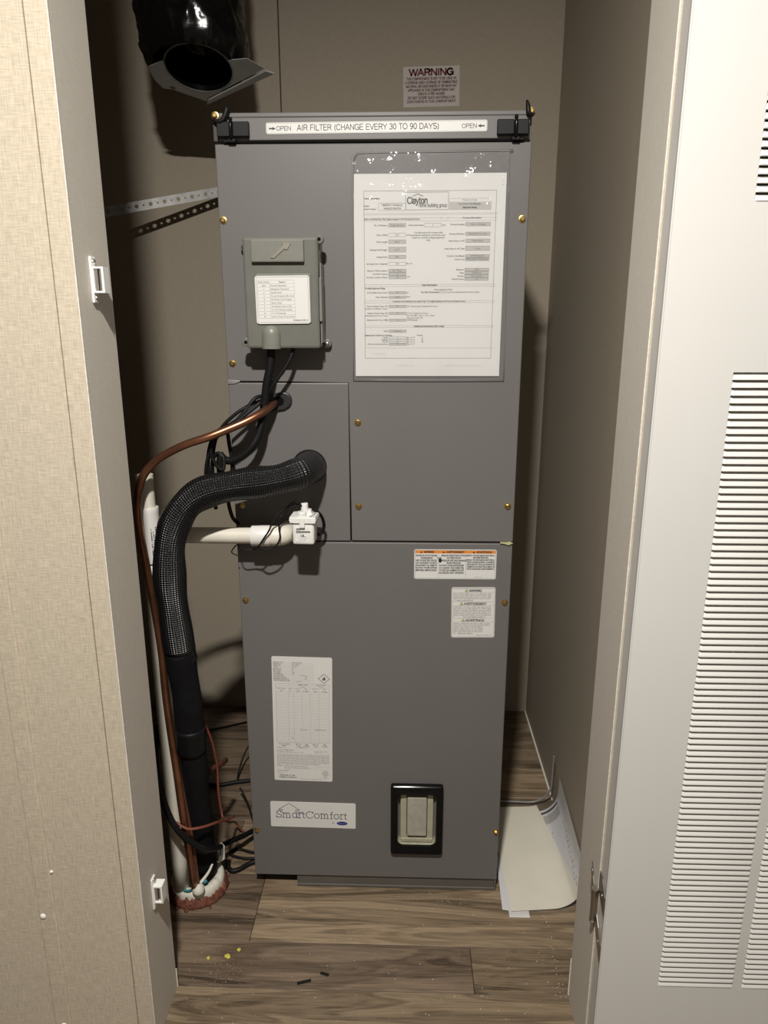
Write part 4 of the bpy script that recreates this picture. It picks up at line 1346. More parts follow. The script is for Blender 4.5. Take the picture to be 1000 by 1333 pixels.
for x0, x1, y0, y1, fl, t, v in ((638, 770, 427, 446, True, 'Furnace Installed', 'Yes, in Chicago'), (638, 768, 476, 495, True, 'Furnace Direction', 'Downflow Furnace'), (638, 767, 512, 531, True, 'Heat Pump or A/C', 'Heat Pump'), (636, 765, 549, 573, True, 'Heat Pump or A/C Size', '2 ton'),
                                 (636, 764, 593, 609, True, 'Outdoor Unit Model', 'DHMSHQA18'), (636, 762, 610, 627, True, 'Indoor Coil', 'FMA,A36FT10000AAA'), (632, 760, 665, 681, True, 'Elevation', '1000'), (632, 759, 682, 698, True, 'State', 'Oklahoma'), (631, 758, 699, 715, True, 'County', 'Any climate'), (631, 757, 716, 731, True, 'Humid Group', '45')):
    field(x0, y0, x1, y1, fl, v)
    lab(t, x0 - 5, y0 + (y1 - y0) * 0.72, 'r', 0.0019)
lab('Heat Information', 445, 758, 'c', 0.0020, bold=.02)
lab('Cooling Equipment Sizing', 100, 775, 'l', 0.0020, bold=.02, maxw=.03)
lab('Overcooled from Flow', 517, 782, 'c', 0.0018); lab('Dry Bulb (Requested)', 496, 796, 'r', 0.0019, bold=.01); field(500, 787, 537, 797, False, '3'); lab('tons (or estimated by # of heat outlets)', 540, 796, 'l', 0.0018)
lab('Combustion Flow Information (ex. sample Temp °C), Design Information, Air Flow, and Duration chosen', 440, 846, 'c', 0.0020, bold=.01, maxw=0.107)
for y_, t in ((872, '(20° Typical Supply / Estimated Recover)'), (910, '3.0" 0.5" design Kit, 36-hour'), (922, 'Ref. 13H. Min. Temp. L. Cont. Temp.'), (935, 'Sup Cond Temp. 135'), (947, 'SUPP/6/Supply')):
    lab(t, 324, y_, 'l', 0.0017)
lab('(Outdoor Certification Temp.)', 222, 885, 'r', 0.0017); lab('(Operating Area Cont. Temp.)', 222, 923, 'r', 0.0017)
lab('Additional Information (R/O Data)', 440, 982, 'c', 0.0020, bold=.02)
lab('Estimated Heat Total Factors of (Includes)', 102, 1032, 'l', 0.0019, bold=.02, maxw=.04); lab('R-value', 392, 1031, 'c', 0.0018)
for y_, t in ((1044, '11'), (1056, '22'), (1068, '28')):
    lab(t, 405, y_, 'c', 0.0018)
p.greek(W_(140, 1130), W_(215, 1130), V(1135), 0.0022, 'shade')
for a_, b_ in ((270, 370), (530, 720)):
    p.greek(W_(a_, 1198), W_(b_, 1198), V(1202), 0.0020, 'shade')
p.greek(W_(835, 215), W_(845, 215), V(220), 0.0016, 'ink_soft'); p.greek(W_(832, 235), W_(842, 235), V(240), 0.0016, 'ink_soft')
p.place('form_sheet', 0.0813, -0.0022, 1.0760, doc, rot=0.1, tilt=0.25, label='white sheet printed with a boxed form and logo heading')

# clear sleeve: a slightly rippled film in front and behind the sheet
bm = bmesh.new()
NX, NZ = 44, 60
rnd2 = random.Random(2)
grid = []
for j in range(NZ + 1):
    row = []
    for i in range(NX + 1):
        fx, fz = i / NX, j / NZ
        x = (-0.0300 + fx * 0.2262 + 0.0018 * (fz - 0.5) * (-1 if fx < .5 else -1))
        z = 0.9292 + fz * (0.3145 + 0.002 * fx)
        q = Vector((x * 18, z * 5, 3))
        edge = min(fx, 1 - fx, fz) * 10
        rip = noise.noise(q) * 0.0018 + noise.noise(Vector((x * 60, z * 60, 7))) * 0.0019 * max(0, fz - 0.78) * 6
        rip += 0.0022 * math.exp(-((fx - 0.52 - 0.05 * (1 - fz)) / 0.045) ** 2) * (0.4 + fz)
        y = -0.0032 - min(1, edge) * (0.0018 + rip)
        row.append(bm.verts.new((x, y, z)))
    grid.append(row)
for j in range(NZ):
    for i in range(NX):
        bm.faces.new([grid[j][i], grid[j][i + 1], grid[j + 1][i + 1], grid[j + 1][i]])
obj('sleeve_front', bm, MT['clear'], doc, smooth=True)
bm = bmesh.new()
edge_pts = [(-0.0262, -0.0034, 1.2330), (-0.0225, -0.0036, 1.2418), (-0.010, -0.0036, 1.2448), (0.08, -0.0038, 1.2455), (0.1880, -0.0036, 1.2462), (0.1915, -0.0036, 1.2440)]
add_tube(bm, edge_pts, 0.00045, sides=6, per=3)
add_tube(bm, [(-0.0300, -0.0034, 0.9300), (-0.0285, -0.0034, 1.06), (-0.0262, -0.0034, 1.2330)], 0.0005, sides=6, per=3)
add_tube(bm, [(0.1965, -0.0034, 0.9300), (0.1945, -0.0034, 1.06), (0.1915, -0.0034, 1.2440)], 0.0005, sides=6, per=3)
add_tube(bm, [(-0.0300, -0.0034, 0.9300), (0.08, -0.0036, 0.9295), (0.1965, -0.0034, 0.9300)], 0.0005, sides=6, per=3)
obj('sleeve_seam', bm, mat('sleeve_seam_plastic', (0.20, 0.195, 0.19), 0.3, var=0.1), doc, smooth=True)

# ==================================================================== LINES, CABLES AND PIPES
HOSE = [(-0.1010, 0.0, 0.7950), (-0.098, -0.030, 0.799), (-0.106, -0.056, 0.797), (-0.130, -0.068, 0.791), (-0.163, -0.075, 0.786), (-0.202, -0.080, 0.782), (-0.241, -0.085, 0.774), (-0.270, -0.090, 0.756), (-0.290, -0.093, 0.726), (-0.300, -0.095, 0.688), (-0.304, -0.094, 0.632), (-0.303, -0.090, 0.581), (-0.301, -0.085, 0.521)]
HOSE2 = [(-0.301, -0.085, 0.5205), (-0.301, -0.078, 0.477), (-0.300, -0.070, 0.418), (-0.302, -0.060, 0.349), (-0.303, -0.050, 0.284), (-0.305, -0.040, 0.216), (-0.307, -0.028, 0.144), (-0.310, -0.012, 0.050)]
hose = empty('insulated_line', (-0.31, -0.01, 0.0), 'thick black insulated refrigerant line bending from the cabinet down to the floor', 'pipe')
obj('ribbed_sleeve', tube(HOSE, lambda f: 0.0235 + 0.0012 * math.sin(f * 40), sides=28, per=14, wob=0.05), MT['sleeve'], hose, smooth=True, label='ribbed glossy sleeve')
obj('foam_tube', tube(HOSE2, lambda f: 0.0232 - 0.003 * f + 0.0006 * math.sin(f * 25), sides=24, per=8, wob=0.05), MT['foam'], hose, smooth=True, label='matt foam tube')
obj('tape_wrap', tube([(-0.3010, -0.0845, 0.528), (-0.301, -0.082, 0.512), (-0.301, -0.080, 0.500)], lambda f: 0.0243 + 0.0004 * math.sin(f * 9), sides=24, per=4, wob=0.05), MT['tape'], hose, smooth=True)
obj('tape_wrap', tube([(-0.301, -0.063, 0.372), (-0.302, -0.060, 0.345), (-0.3025, -0.057, 0.325)], lambda f: 0.0238, sides=24, per=4, wob=0.05), MT['tape'], hose, smooth=True)
bm = bmesh.new()
add_lathe(bm, [(0.0220, 0.0), (0.0275, 0.0), (0.0262, 0.006), (0.0215, 0.008)], (-0.101, 0.0, 0.795), (0, -1, 0), n=24)
bmesh.ops.recalc_face_normals(bm, faces=bm.faces)
obj('wall_collar', bm, MT['black'], hose, smooth=True)

COPPER = [(-0.150, -0.008, 0.8955), (-0.157, -0.030, 0.890), (-0.166, -0.044, 0.883), (-0.185, -0.056, 0.873), (-0.212, -0.066, 0.862), (-0.239, -0.074, 0.852), (-0.267, -0.074, 0.843), (-0.294, -0.072, 0.831), (-0.319, -0.071, 0.816), (-0.338, -0.072, 0.795), (-0.3485, -0.072, 0.769), (-0.3525, -0.072, 0.740), (-0.351, -0.073, 0.703), (-0.3465, -0.074, 0.660), (-0.341, -0.075, 0.610), (-0.3365, -0.075, 0.559), (-0.3335, -0.075, 0.506), (-0.3330, -0.075, 0.439), (-0.3295, -0.077, 0.369), (-0.3245, -0.079, 0.296), (-0.3215, -0.077, 0.215), (-0.3200, -0.068, 0.145), (-0.3190, -0.057, 0.050)]
cop = empty('copper_line', (-0.323, -0.05, 0.0), 'thin bare copper line curving left from the grommet and down to the floor', 'pipe')
obj('tube', tube(COPPER, 0.0060, sides=14, per=8), MT['copper'], cop, smooth=True)
COPPER2 = [(-0.3285, -0.066, 0.330), (-0.322, -0.064, 0.244), (-0.3165, -0.060, 0.171), (-0.3140, -0.056, 0.109), (-0.3135, -0.052, 0.050)]
obj('thin_copper_line', tube(COPPER2, 0.0034, sides=10, per=6), MT['copper_dull'], smooth=True, origin=(-0.315, -0.03, 0.05), label='short thin copper line beside the black insulated line near the floor', cat='pipe')

# PVC drain
pv = empty('drain_pipe', (-0.352, -0.03, 0.0), 'white PVC drain pipe with an open top riser, tee and side branch into the cabinet', 'pipe')
PX, PY = -0.352, -0.034
bm = bmesh.new()
add_lathe(bm, [(0.0108, -0.03), (0.0108, 0.0), (0.0134, 0.0), (0.0134, -0.075)], (PX, PY, 0.788), (0, 0, 1), n=24)
add_lathe(bm, [(0.0, -0.03), (0.0108, -0.03)], (PX, PY, 0.788), (0, 0, 1), n=24)
bmesh.ops.recalc_face_normals(bm, faces=bm.faces)
obj('riser', bm, MT['pvc'], pv, smooth=True, angle=math.radians(40))
bm = bmesh.new()
add_lathe(bm, [(0.0134, 0.736), (0.0170, 0.736), (0.0176, 0.733), (0.0172, 0.728), (0.0172, 0.648), (0.0136, 0.648)], (PX, PY, 0), (0, 0, 1), n=28)
add_lathe(bm, [(0.0, 0.0), (0.0158, 0.0), (0.0158, 0.024), (0.0128, 0.024)], (PX + 0.008, PY + 0.004, 0.692), (1, 0, 0), n=24)
bmesh.ops.recalc_face_normals(bm, faces=bm.faces)
tee = obj('tee', bm, MT['pvc_new'], pv, smooth=True, angle=math.radians(40), label='bright white tee fitting')
# printed lines running up the tee: curved greek print set on its surface
bm = bmesh.new()
rr = random.Random(9)
for row, (ang, z0, z1) in enumerate(((-62, 0.662, 0.704), (-50, 0.668, 0.700), (-38, 0.664, 0.706), (-105, 0.672, 0.690))):
    z = z0
    while z < z1:
        L_ = rr.uniform(0.001, 0.0024)
        a0, a1 = math.radians(ang), math.radians(ang + rr.uniform(4, 8))
        R_ = 0.01735
        vs = [bm.verts.new((PX + R_ * math.cos(a), PY + R_ * math.sin(a), zz)) for a, zz in ((a0, z), (a1, z), (a1, z + L_), (a0, z + L_))]
        bm.faces.new(vs)
        z += L_ + rr.choice((0.0006, 0.0006, 0.002))
bmesh.ops.recalc_face_normals(bm, faces=bm.faces)
obj('tee_print', bm, MT['ink_mid'], tee)
obj('lower_pipe', tube([(PX, PY, 0.648), (PX, PY, 0.40), (PX + 0.001, PY, 0.20), (PX + 0.004, PY - 0.004, 0.03)], 0.0134, sides=24, per=3), MT['pvc'], pv, smooth=True)
obj('branch_pipe', tube([(-0.322, -0.036, 0.692), (-0.18, -0.036, 0.692)], 0.0128, sides=20, smooth=False), MT['pvc'], pv, smooth=True, angle=math.radians(50))
bm = bmesh.new()
add_lathe(bm, [(0.0127, 0.0), (0.0162, 0.0), (0.0166, 0.0012), (0.0166, 0.027), (0.0158, 0.029)], (-0.189, -0.036, 0.692), (1, 0, 0), n=26)
bmesh.ops.recalc_face_normals(bm, faces=bm.faces)
obj('coupling', bm, MT['pvc_new'], pv, smooth=True, angle=math.radians(40))
bm = tube([(-0.161, -0.036, 0.692), (-0.150, -0.0355, 0.692), (-0.141, -0.031, 0.692), (-0.1375, -0.020, 0.692), (-0.1370, -0.0005, 0.692)], 0.0157, sides=24, per=6)
obj('elbow', bm, MT['pvc'], pv, smooth=True, angle=math.radians(60))

# float switch hung on the branch
fs = empty('float_switch', (-0.102, -0.05, 0.690), 'small white boxy drain float switch with black wires beside the pipe elbow', 'switch')
bm = bmesh.new()
ty = Matrix.Translation((-0.1030, -0.0545, 0.7075)) @ Matrix.Rotation(math.radians(-2), 4, 'Z')
add_box(bm, -0.0165, 0.0165, -0.0165, 0.0165, -0.0190, 0.0190, bev=0.0035, seg=3)
bmesh.ops.transform(bm, verts=bm.verts, matrix=ty)
fb = obj('switch_body', bm, MT['white_plastic'], fs, smooth=True, angle=math.radians(40))
bm = bmesh.new()
add_prism(bm, [(-0.0190, 0.0150), (-0.0120, 0.0170), (0.0120, 0.0170), (0.0190, 0.0150), (0.0205, 0.0200), (0.0195, 0.0245), (-0.0195, 0.0245), (-0.0205, 0.0200)], -0.0195, 0.0195, bev=0.0012)
bmesh.ops.transform(bm, verts=bm.verts, matrix=ty)
fl_ = obj('switch_lid', bm, MT['white_plastic'], fs)
bm = bmesh.new()
add_lathe(bm, [(0.0072, 0.0), (0.0072, 0.0060), (0.0064, 0.0072), (0.0, 0.0072)], (-0.0020, -0.0105, 0.0245), (0, 0, 1), n=18)
add_box(bm, -0.0045, 0.0035, -0.0212, -0.0165, 0.0085, 0.0245, bev=0.0012)
add_lathe(bm, [(0.0055, 0.0), (0.0055, 0.0150), (0.0045, 0.0160), (0, 0.0160)], (-0.0010, 0.0080, 0.0245), (0, 0, 1), n=16)
add_prism(bm, [(0.0035, 0.0245), (0.0120, 0.0245), (0.0105, 0.0320), (0.0060, 0.0335)], -0.0030, 0.0050)
bmesh.ops.recalc_face_normals(bm, faces=bm.faces)
bmesh.ops.transform(bm, verts=bm.verts, matrix=ty)
obj('switch_cap', bm, MT['white_plastic'], fs)
bm = bmesh.new()
for x, y in ((0.0130, -0.0080), (0.0150, -0.0020), (0.0110, -0.0120), (0.0155, 0.0050)):
    add_box(bm, x - 0.0012, x + 0.0012, y - 0.0010, y + 0.0010, 0.0243, 0.0252)
bmesh.ops.transform(bm, verts=bm.verts, matrix=ty)
obj('lid_slot', bm, MT['ink'], fl_)
w, h = 0.0240, 0.0220
p = Print(w, h, bg='white_plastic', corner=0.001, thick=0.0001)
p.rect(0.0012, 0.0010, 0.0070, 0.0022, 'ink'); p.rect(0.0012, 0.0028, 0.0072, 0.0040, 'ink')
p.rect(0.0010, 0.0052, 0.0222, 0.0078, 'ink'); p.greek(0.0020, 0.0210, 0.0073, 0.0013, 'label')
p.greek(0.0010, 0.0100, 0.0092, 0.0010, 'ink_mid')
p.text('c', 0.0063, 0.0140, 0.0016, 'ink', al='c'); p.text('UL', 0.0110, 0.0142, 0.0036, 'ink', al='c', bold=0.05); p.text('us', 0.0160, 0.0142, 0.0014, 'ink', al='c')
p.greek(0.0035, 0.0195, 0.0162, 0.0009, 'ink_mid'); p.greek(0.0070, 0.0160, 0.0184, 0.0009, 'ink_mid'); p.greek(0.0045, 0.0180, 0.0200, 0.0009, 'ink_mid')
p.place('switch_label', -0.1030, -0.0712, 0.7045, fs, rot=0)
SW1 = [(-0.104, -0.046, 0.738), (-0.115, -0.055, 0.752), (-0.130, -0.050, 0.742), (-0.142, -0.0525, 0.732), (-0.152, -0.056, 0.720), (-0.157, -0.0585, 0.708), (-0.167, -0.0575, 0.693), (-0.176, -0.053, 0.680), (-0.186, -0.045, 0.672)]
SW2 = [(-0.102, -0.046, 0.738), (-0.118, -0.050, 0.747), (-0.135, -0.050, 0.732), (-0.141, -0.053, 0.726), (-0.1425, -0.055, 0.711), (-0.142, -0.054, 0.694), (-0.150, -0.053, 0.680), (-0.165, -0.055, 0.675), (-0.176, -0.052, 0.677)]
SW3 = [(-0.090, -0.044, 0.738), (-0.080, -0.036, 0.725), (-0.077, -0.026, 0.708), (-0.081, -0.024, 0.694), (-0.092, -0.026, 0.690)]
SWT = [(-0.186, -0.045, 0.672), (-0.205, -0.045, 0.672), (-0.214, -0.030, 0.675), (-0.221, -0.030, 0.669), (-0.224, -0.030, 0.662), (-0.215, -0.030, 0.657)]
for P_, r_ in ((SW1, 0.0014), (SW2, 0.0014), (SW3, 0.0026), (SWT, 0.0010)):
    obj('wire', tube(P_, r_, sides=8, per=7), MT['black'], fs, smooth=True)

# sensor cables and wire loops
CONDUIT = [(-0.1470, -0.034, 0.985), (-0.1500, -0.034, 0.953), (-0.1565, -0.033, 0.926), (-0.1610, -0.031, 0.899), (-0.1655, -0.031, 0.875), (-0.171, -0.034, 0.852), (-0.182, -0.038, 0.833), (-0.197, -0.038, 0.819), (-0.214, -0.036, 0.811), (-0.226, -0.034, 0.812), (-0.2335, -0.033, 0.820)]
obj('sensor_conduit', tube(CONDUIT, 0.0062, sides=14, per=8), MT['black'], smooth=True, origin=(-0.148, -0.04, 0.98), label='thick black conduit hanging in a hook from the dome under the sensor box', cat='cable')
CABLE = [(-0.112, -0.030, 0.985), (-0.122, -0.034, 0.959), (-0.136, -0.036, 0.939), (-0.148, -0.036, 0.922), (-0.155, -0.030, 0.908), (-0.152, -0.014, 0.899), (-0.147, -0.004, 0.896)]
obj('sensor_cable', tube(CABLE, 0.0031, sides=10, per=8), MT['black'], smooth=True, origin=(-0.112, -0.03, 0.98), label='thin black cable running from the right underside of the sensor box to the grommet', cat='cable')
wires = empty('wire_bundle', (-0.235, -0.05, 0.79), 'tangled loops of thin black wire drooping left from the grommet', 'wires')
W1 = [(-0.150, -0.004, 0.898), (-0.157, -0.020, 0.906), (-0.172, -0.038, 0.906), (-0.185, -0.045, 0.891), (-0.200, -0.050, 0.874), (-0.217, -0.050, 0.864), (-0.234, -0.050, 0.852), (-0.243, -0.050, 0.833), (-0.247, -0.050, 0.808), (-0.247, -0.045, 0.770), (-0.243, -0.036, 0.735)]
W2 = [(-0.147, -0.004, 0.899), (-0.155, -0.018, 0.904), (-0.169, -0.030, 0.900), (-0.188, -0.040, 0.892), (-0.206, -0.044, 0.880), (-0.223, -0.045, 0.864), (-0.234, -0.045, 0.845), (-0.240, -0.045, 0.821), (-0.244, -0.040, 0.797), (-0.244, -0.035, 0.760)]
W3 = [(-0.164, -0.045, 0.900), (-0.183, -0.055, 0.885), (-0.203, -0.060, 0.869), (-0.221, -0.060, 0.863), (-0.235, -0.060, 0.849), (-0.239, -0.058, 0.826), (-0.234, -0.056, 0.809), (-0.224, -0.054, 0.800), (-0.223, -0.050, 0.818), (-0.232, -0.048, 0.824), (-0.241, -0.046, 0.812), (-0.244, -0.040, 0.780)]
W5 = [(-0.150, -0.006, 0.900), (-0.160, -0.030, 0.898), (-0.178, -0.046, 0.893), (-0.198, -0.052, 0.872), (-0.222, -0.055, 0.856), (-0.238, -0.055, 0.838), (-0.250, -0.053, 0.800), (-0.2505, -0.046, 0.765)]
W4 = [(-0.220, -0.030, 0.856), (-0.218, -0.030, 0.833), (-0.2155, -0.030, 0.812), (-0.216, -0.030, 0.795), (-0.222, -0.028, 0.773), (-0.226, -0.026, 0.748), (-0.221, -0.026, 0.720), (-0.214, -0.016, 0.705)]
W6 = [(-0.226, -0.047, 0.822), (-0.229, -0.047, 0.812), (-0.2295, -0.046, 0.795), (-0.228, -0.044, 0.780)]
for P_, r_ in ((W1, 0.0030), (W2, 0.0026), (W3, 0.0030), (W5, 0.0026), (W4, 0.0030), (W6, 0.0058)):
    obj('wire', tube(P_, r_, sides=9, per=7), MT['black'], wires, smooth=True)

# cables low down and on the floor
FC = [(-0.372, -0.020, 0.345), (-0.364, -0.060, 0.310), (-0.352, -0.085, 0.266), (-0.338, -0.092, 0.221), (-0.323, -0.092, 0.189), (-0.308, -0.082, 0.162), (-0.290, -0.066, 0.136), (-0.282, -0.020, 0.100), (-0.290, 0.034, 0.060), (-0.276, 0.060, 0.050), (-0.262, 0.085, 0.040), (-0.248, 0.113, 0.030), (-0.236, 0.150, 0.010)]
obj('power_cable', tube(FC, 0.0052, sides=12, per=8), MT['black'], smooth=True, origin=(-0.29, 0.03, 0.0), label='thick black cable sweeping across the drain pipe and behind the cabinet foot', cat='cable')
LOOP = [(-0.232, 0.080, 0.0035), (-0.252, 0.083, 0.0035), (-0.274, 0.090, 0.0035), (-0.291, 0.084, 0.0035), (-0.285, 0.073, 0.0035), (-0.262, 0.066, 0.0035), (-0.241, 0.066, 0.0035), (-0.230, 0.066, 0.0035)]
obj('looped_wire', tube(LOOP, 0.0026, sides=9, per=7), MT['black'], smooth=True, origin=(-0.26, 0.075, 0), label='flat loop of black wire on the floor beside the cabinet foot', cat='wire')
LOOP2 = [(-0.229, 0.058, 0.0062), (-0.246, 0.050, 0.0050), (-0.262, 0.035, 0.0050), (-0.275, 0.031, 0.0050), (-0.284, 0.040, 0.0050), (-0.288, 0.056, 0.0050)]
obj('cable_end', tube(LOOP2, 0.0045, sides=10, per=7), MT['black'], smooth=True, origin=(-0.26, 0.05, 0), label='short thick black cable bent on the floor next to the putty', cat='cable')
REAR = [(-0.407, 0.291, 0.0048), (-0.366, 0.289, 0.0048), (-0.334, 0.299, 0.0048), (-0.299, 0.308, 0.0048), (-0.262, 0.318, 0.0048), (-0.23, 0.33, 0.0048)]
obj('rear_cable', tube(REAR, 0.0046, sides=10, per=7), MT['black'], smooth=True, origin=(-0.32, 0.3, 0), label='straight black cable lying across the floor further back behind the insulated line', cat='cable')
REAR2 = [(-0.300, 0.380, 0.090), (-0.311, 0.369, 0.060), (-0.322, 0.346, 0.040), (-0.327, 0.316, 0.020), (-0.327, 0.302, 0.0115)]
obj('thin_wire', tube(REAR2, 0.0020, sides=8, per=6), MT['black'], smooth=True, origin=(-0.327, 0.302, 0.01), label='thin black wire rising from the rear floor cable', cat='wire')
REAR3 = [(-0.306, 0.238, 0.036), (-0.300, 0.234, 0.030), (-0.285, 0.216, 0.015), (-0.272, 0.191, 0.005), (-0.257, 0.155, 0.0025), (-0.25, 0.13, 0.0025)]
obj('bent_wire', tube(REAR3, 0.0021, sides=8, per=6), MT['black'], smooth=True, origin=(-0.26, 0.16, 0), label='short black wire curving down to the floor at the left side of the cabinet', cat='wire')
BW = [(-0.468, 0.507, 0.0035), (-0.426, 0.523, 0.0035), (-0.389, 0.540, 0.0035), (-0.344, 0.560, 0.0035), (-0.29, 0.572, 0.0035)]
obj('back_wire', tube(BW, 0.0028, sides=8, per=6), MT['black_gloss'], smooth=True, origin=(-0.4, 0.53, 0), label='glossy black wire along the foot of the back wall', cat='wire')
RED = [(-0.296, -0.030, 0.380), (-0.2905, -0.024, 0.356), (-0.284, -0.016, 0.324), (-0.281, -0.008, 0.291), (-0.280, 0.000, 0.250), (-0.281, 0.000, 0.202), (-0.278, 0.000, 0.162), (-0.275, 0.000, 0.143), (-0.282, 0.06, 0.09), (-0.290, 0.129, 0.035), (-0.284, 0.137, 0.015), (-0.272, 0.136, 0.0030)]
obj('red_wire', tube(RED, 0.0021, sides=8, per=7), MT['red_wire'], smooth=True, origin=(-0.275, 0.0, 0.1), label='thin red brown wire hanging to the right of the insulated line', cat='wire')
BR = [(-0.3315, -0.081, 0.200), (-0.323, -0.084, 0.196), (-0.311, -0.084, 0.190), (-0.298, -0.078, 0.187), (-0.286, -0.066, 0.182), (-0.274, -0.045, 0.173), (-0.268, -0.010, 0.150), (-0.262, 0.02, 0.135)]
obj('twisted_wire', tube(BR, 0.0023, sides=8, per=7), MT['red_wire'], smooth=True, origin=(-0.3, -0.07, 0.19), label='twisted brown wire slung across the front of the insulated line', cat='wire')
STUB = [(-0.305, 0.010, 0.226), (-0.299, 0.030, 0.227), (-0.292, 0.050, 0.220), (-0.290, 0.090, 0.205)]
obj('copper_stub', tube(STUB, 0.0048, sides=10, per=5), MT['copper_dull'], smooth=True, origin=(-0.295, 0.03, 0.22), label='short copper stub poking out behind the insulated line', cat='pipe')

# putty and foam sealing the floor hole
seal = empty('floor_seal', (-0.32, -0.02, 0.0), 'red brown putty and white foam sealing the floor hole around the pipes', 'sealant')
def blob_ring(cx, cy, rx, a0, a1, n, prof_, amp, seed, hvar):
    """open ring of hand-pressed sealant; prof_ = (radial offset, height); hvar = how ragged its top edge is"""
    bm = bmesh.new()
    prev = None
    for i in range(n + 1):
        t = math.radians(a0 + (a1 - a0) * i / n)
        c_, s_ = math.cos(t), math.sin(t)
        nz = noise.noise(Vector((c_ * 3 + seed, s_ * 3, 1))) + 0.7 * noise.noise(Vector((c_ * 9, s_ * 9 + seed, 2))) + 0.45 * noise.noise(Vector((c_ * 24, s_ * 24, seed)))
        hs_ = max(0.25, 1.0 + hvar * nz)
        ring = []
        for (ro, hz) in prof_:
            q = Vector((c_ * 5 + seed, s_ * 5, hz * 120))
            d = noise.noise(q) + 0.6 * noise.noise(q * 3.3) + 0.35 * noise.noise(q * 9)
            rr_ = rx + ro + amp * d
            ring.append(bm.verts.new((cx + rr_ * c_, cy + rr_ * s_, max(0.0003, hz * hs_))))
        if prev:
            for k in range(len(prof_)):
                k2 = (k + 1) % len(prof_)
                bm.faces.new([prev[k], prev[k2], ring[k2], ring[k]])
        else:
            bm.faces.new(ring)
        prev = ring
    bm.faces.new(list(reversed(prev)))
    bmesh.ops.recalc_face_normals(bm, faces=bm.faces)
    return bm

obj('foam_ring', blob_ring(-0.328, -0.007, 0.0445, -175, 50, 90, [(-0.016, 0.004), (0.0015, 0.004), (0.0030, 0.012), (0.0034, 0.022), (0.0022, 0.029), (-0.002, 0.0325), (-0.009, 0.032), (-0.016, 0.026)], 0.0005, 5.0, 0.05), MT['white_foam'], seal, smooth=True, label='cream foam ring')
obj('putty', blob_ring(-0.328, -0.007, 0.0470, -168, 62, 130, [(-0.006, 0.0004), (0.0060, 0.0004), (0.0075, 0.0040), (0.0050, 0.0090), (0.0030, 0.0140), (0.0010, 0.0175), (-0.003, 0.0185), (-0.006, 0.012)], 0.0024, 1.0, 0.55), MT['putty'], seal, smooth=True, label='ragged red brown putty')
rr = random.Random(31)
for k in range(9):
    t = math.radians(rr.uniform(-120, 40))
    R_ = rr.uniform(0.050, 0.058)
    bm = bmesh.new()
    bmesh.ops.create_icosphere(bm, subdivisions=2, radius=rr.uniform(0.0022, 0.0050))
    sd = Vector((k * 3.1, 0, 0))
    for v in bm.verts:
        v.co *= 1 + 0.5 * noise.noise(v.co * 260 + sd)
        v.co.z *= 0.7
    bmesh.ops.translate(bm, verts=bm.verts, vec=(-0.328 + R_ * math.cos(t), -0.007 + R_ * math.sin(t), rr.uniform(0.003, 0.014) if R_ < 0.053 else 0.0022))
    obj('putty_lump', bm, MT['putty'], seal, smooth=True)
bm = lathe([(0, 0.011), (0.006, 0.0095), (0.010, 0.004), (0.0112, -0.002), (0.009, -0.008), (0, -0.010)], (-0.3125, -0.0545, 0.041), (0, 0, 1), n=18)
obj('foam_drip', bm, MT['white_foam'], seal, smooth=True)
bm = bmesh.new()
add_prism(bm, [(-0.292, 0.042), (-0.280, 0.052), (-0.279, 0.078), (-0.286, 0.088), (-0.293, 0.078), (-0.291, 0.062)], 0.006, 0.010, bev=0.0012)
obj('foam_flap', bm, MT['white_foam'], seal)
bm = bmesh.new()
add_prism(bm, [(-0.2895, 0.060), (-0.2855, 0.062), (-0.2845, 0.074), (-0.2825, 0.079), (-0.2875, 0.078), (-0.2868, 0.070)], 0.0046, 0.0059)
obj('blue_mark', bm, MT['blue_mark'], seal)
bm = tube([(-0.3120, -0.046, 0.045), (-0.304, -0.040, 0.053), (-0.297, -0.034, 0.062), (-0.2925, -0.028, 0.072)], lambda f: 0.0032 - 0.0012 * f, sides=8, per=4)
obj('foam_rim', bm, MT['white_foam'], seal, smooth=True)
bm = tube([(-0.340, -0.0525, 0.036), (-0.332, -0.0540, 0.036), (-0.326, -0.0535, 0.038)], 0.0020, sides=7, per=4)
add_tube(bm, [(-0.306, -0.043, 0.044), (-0.301, -0.040, 0.047)], 0.0032, sides=7, per=3)
obj('primer_smear', bm, MT['teal'], seal, smooth=True)

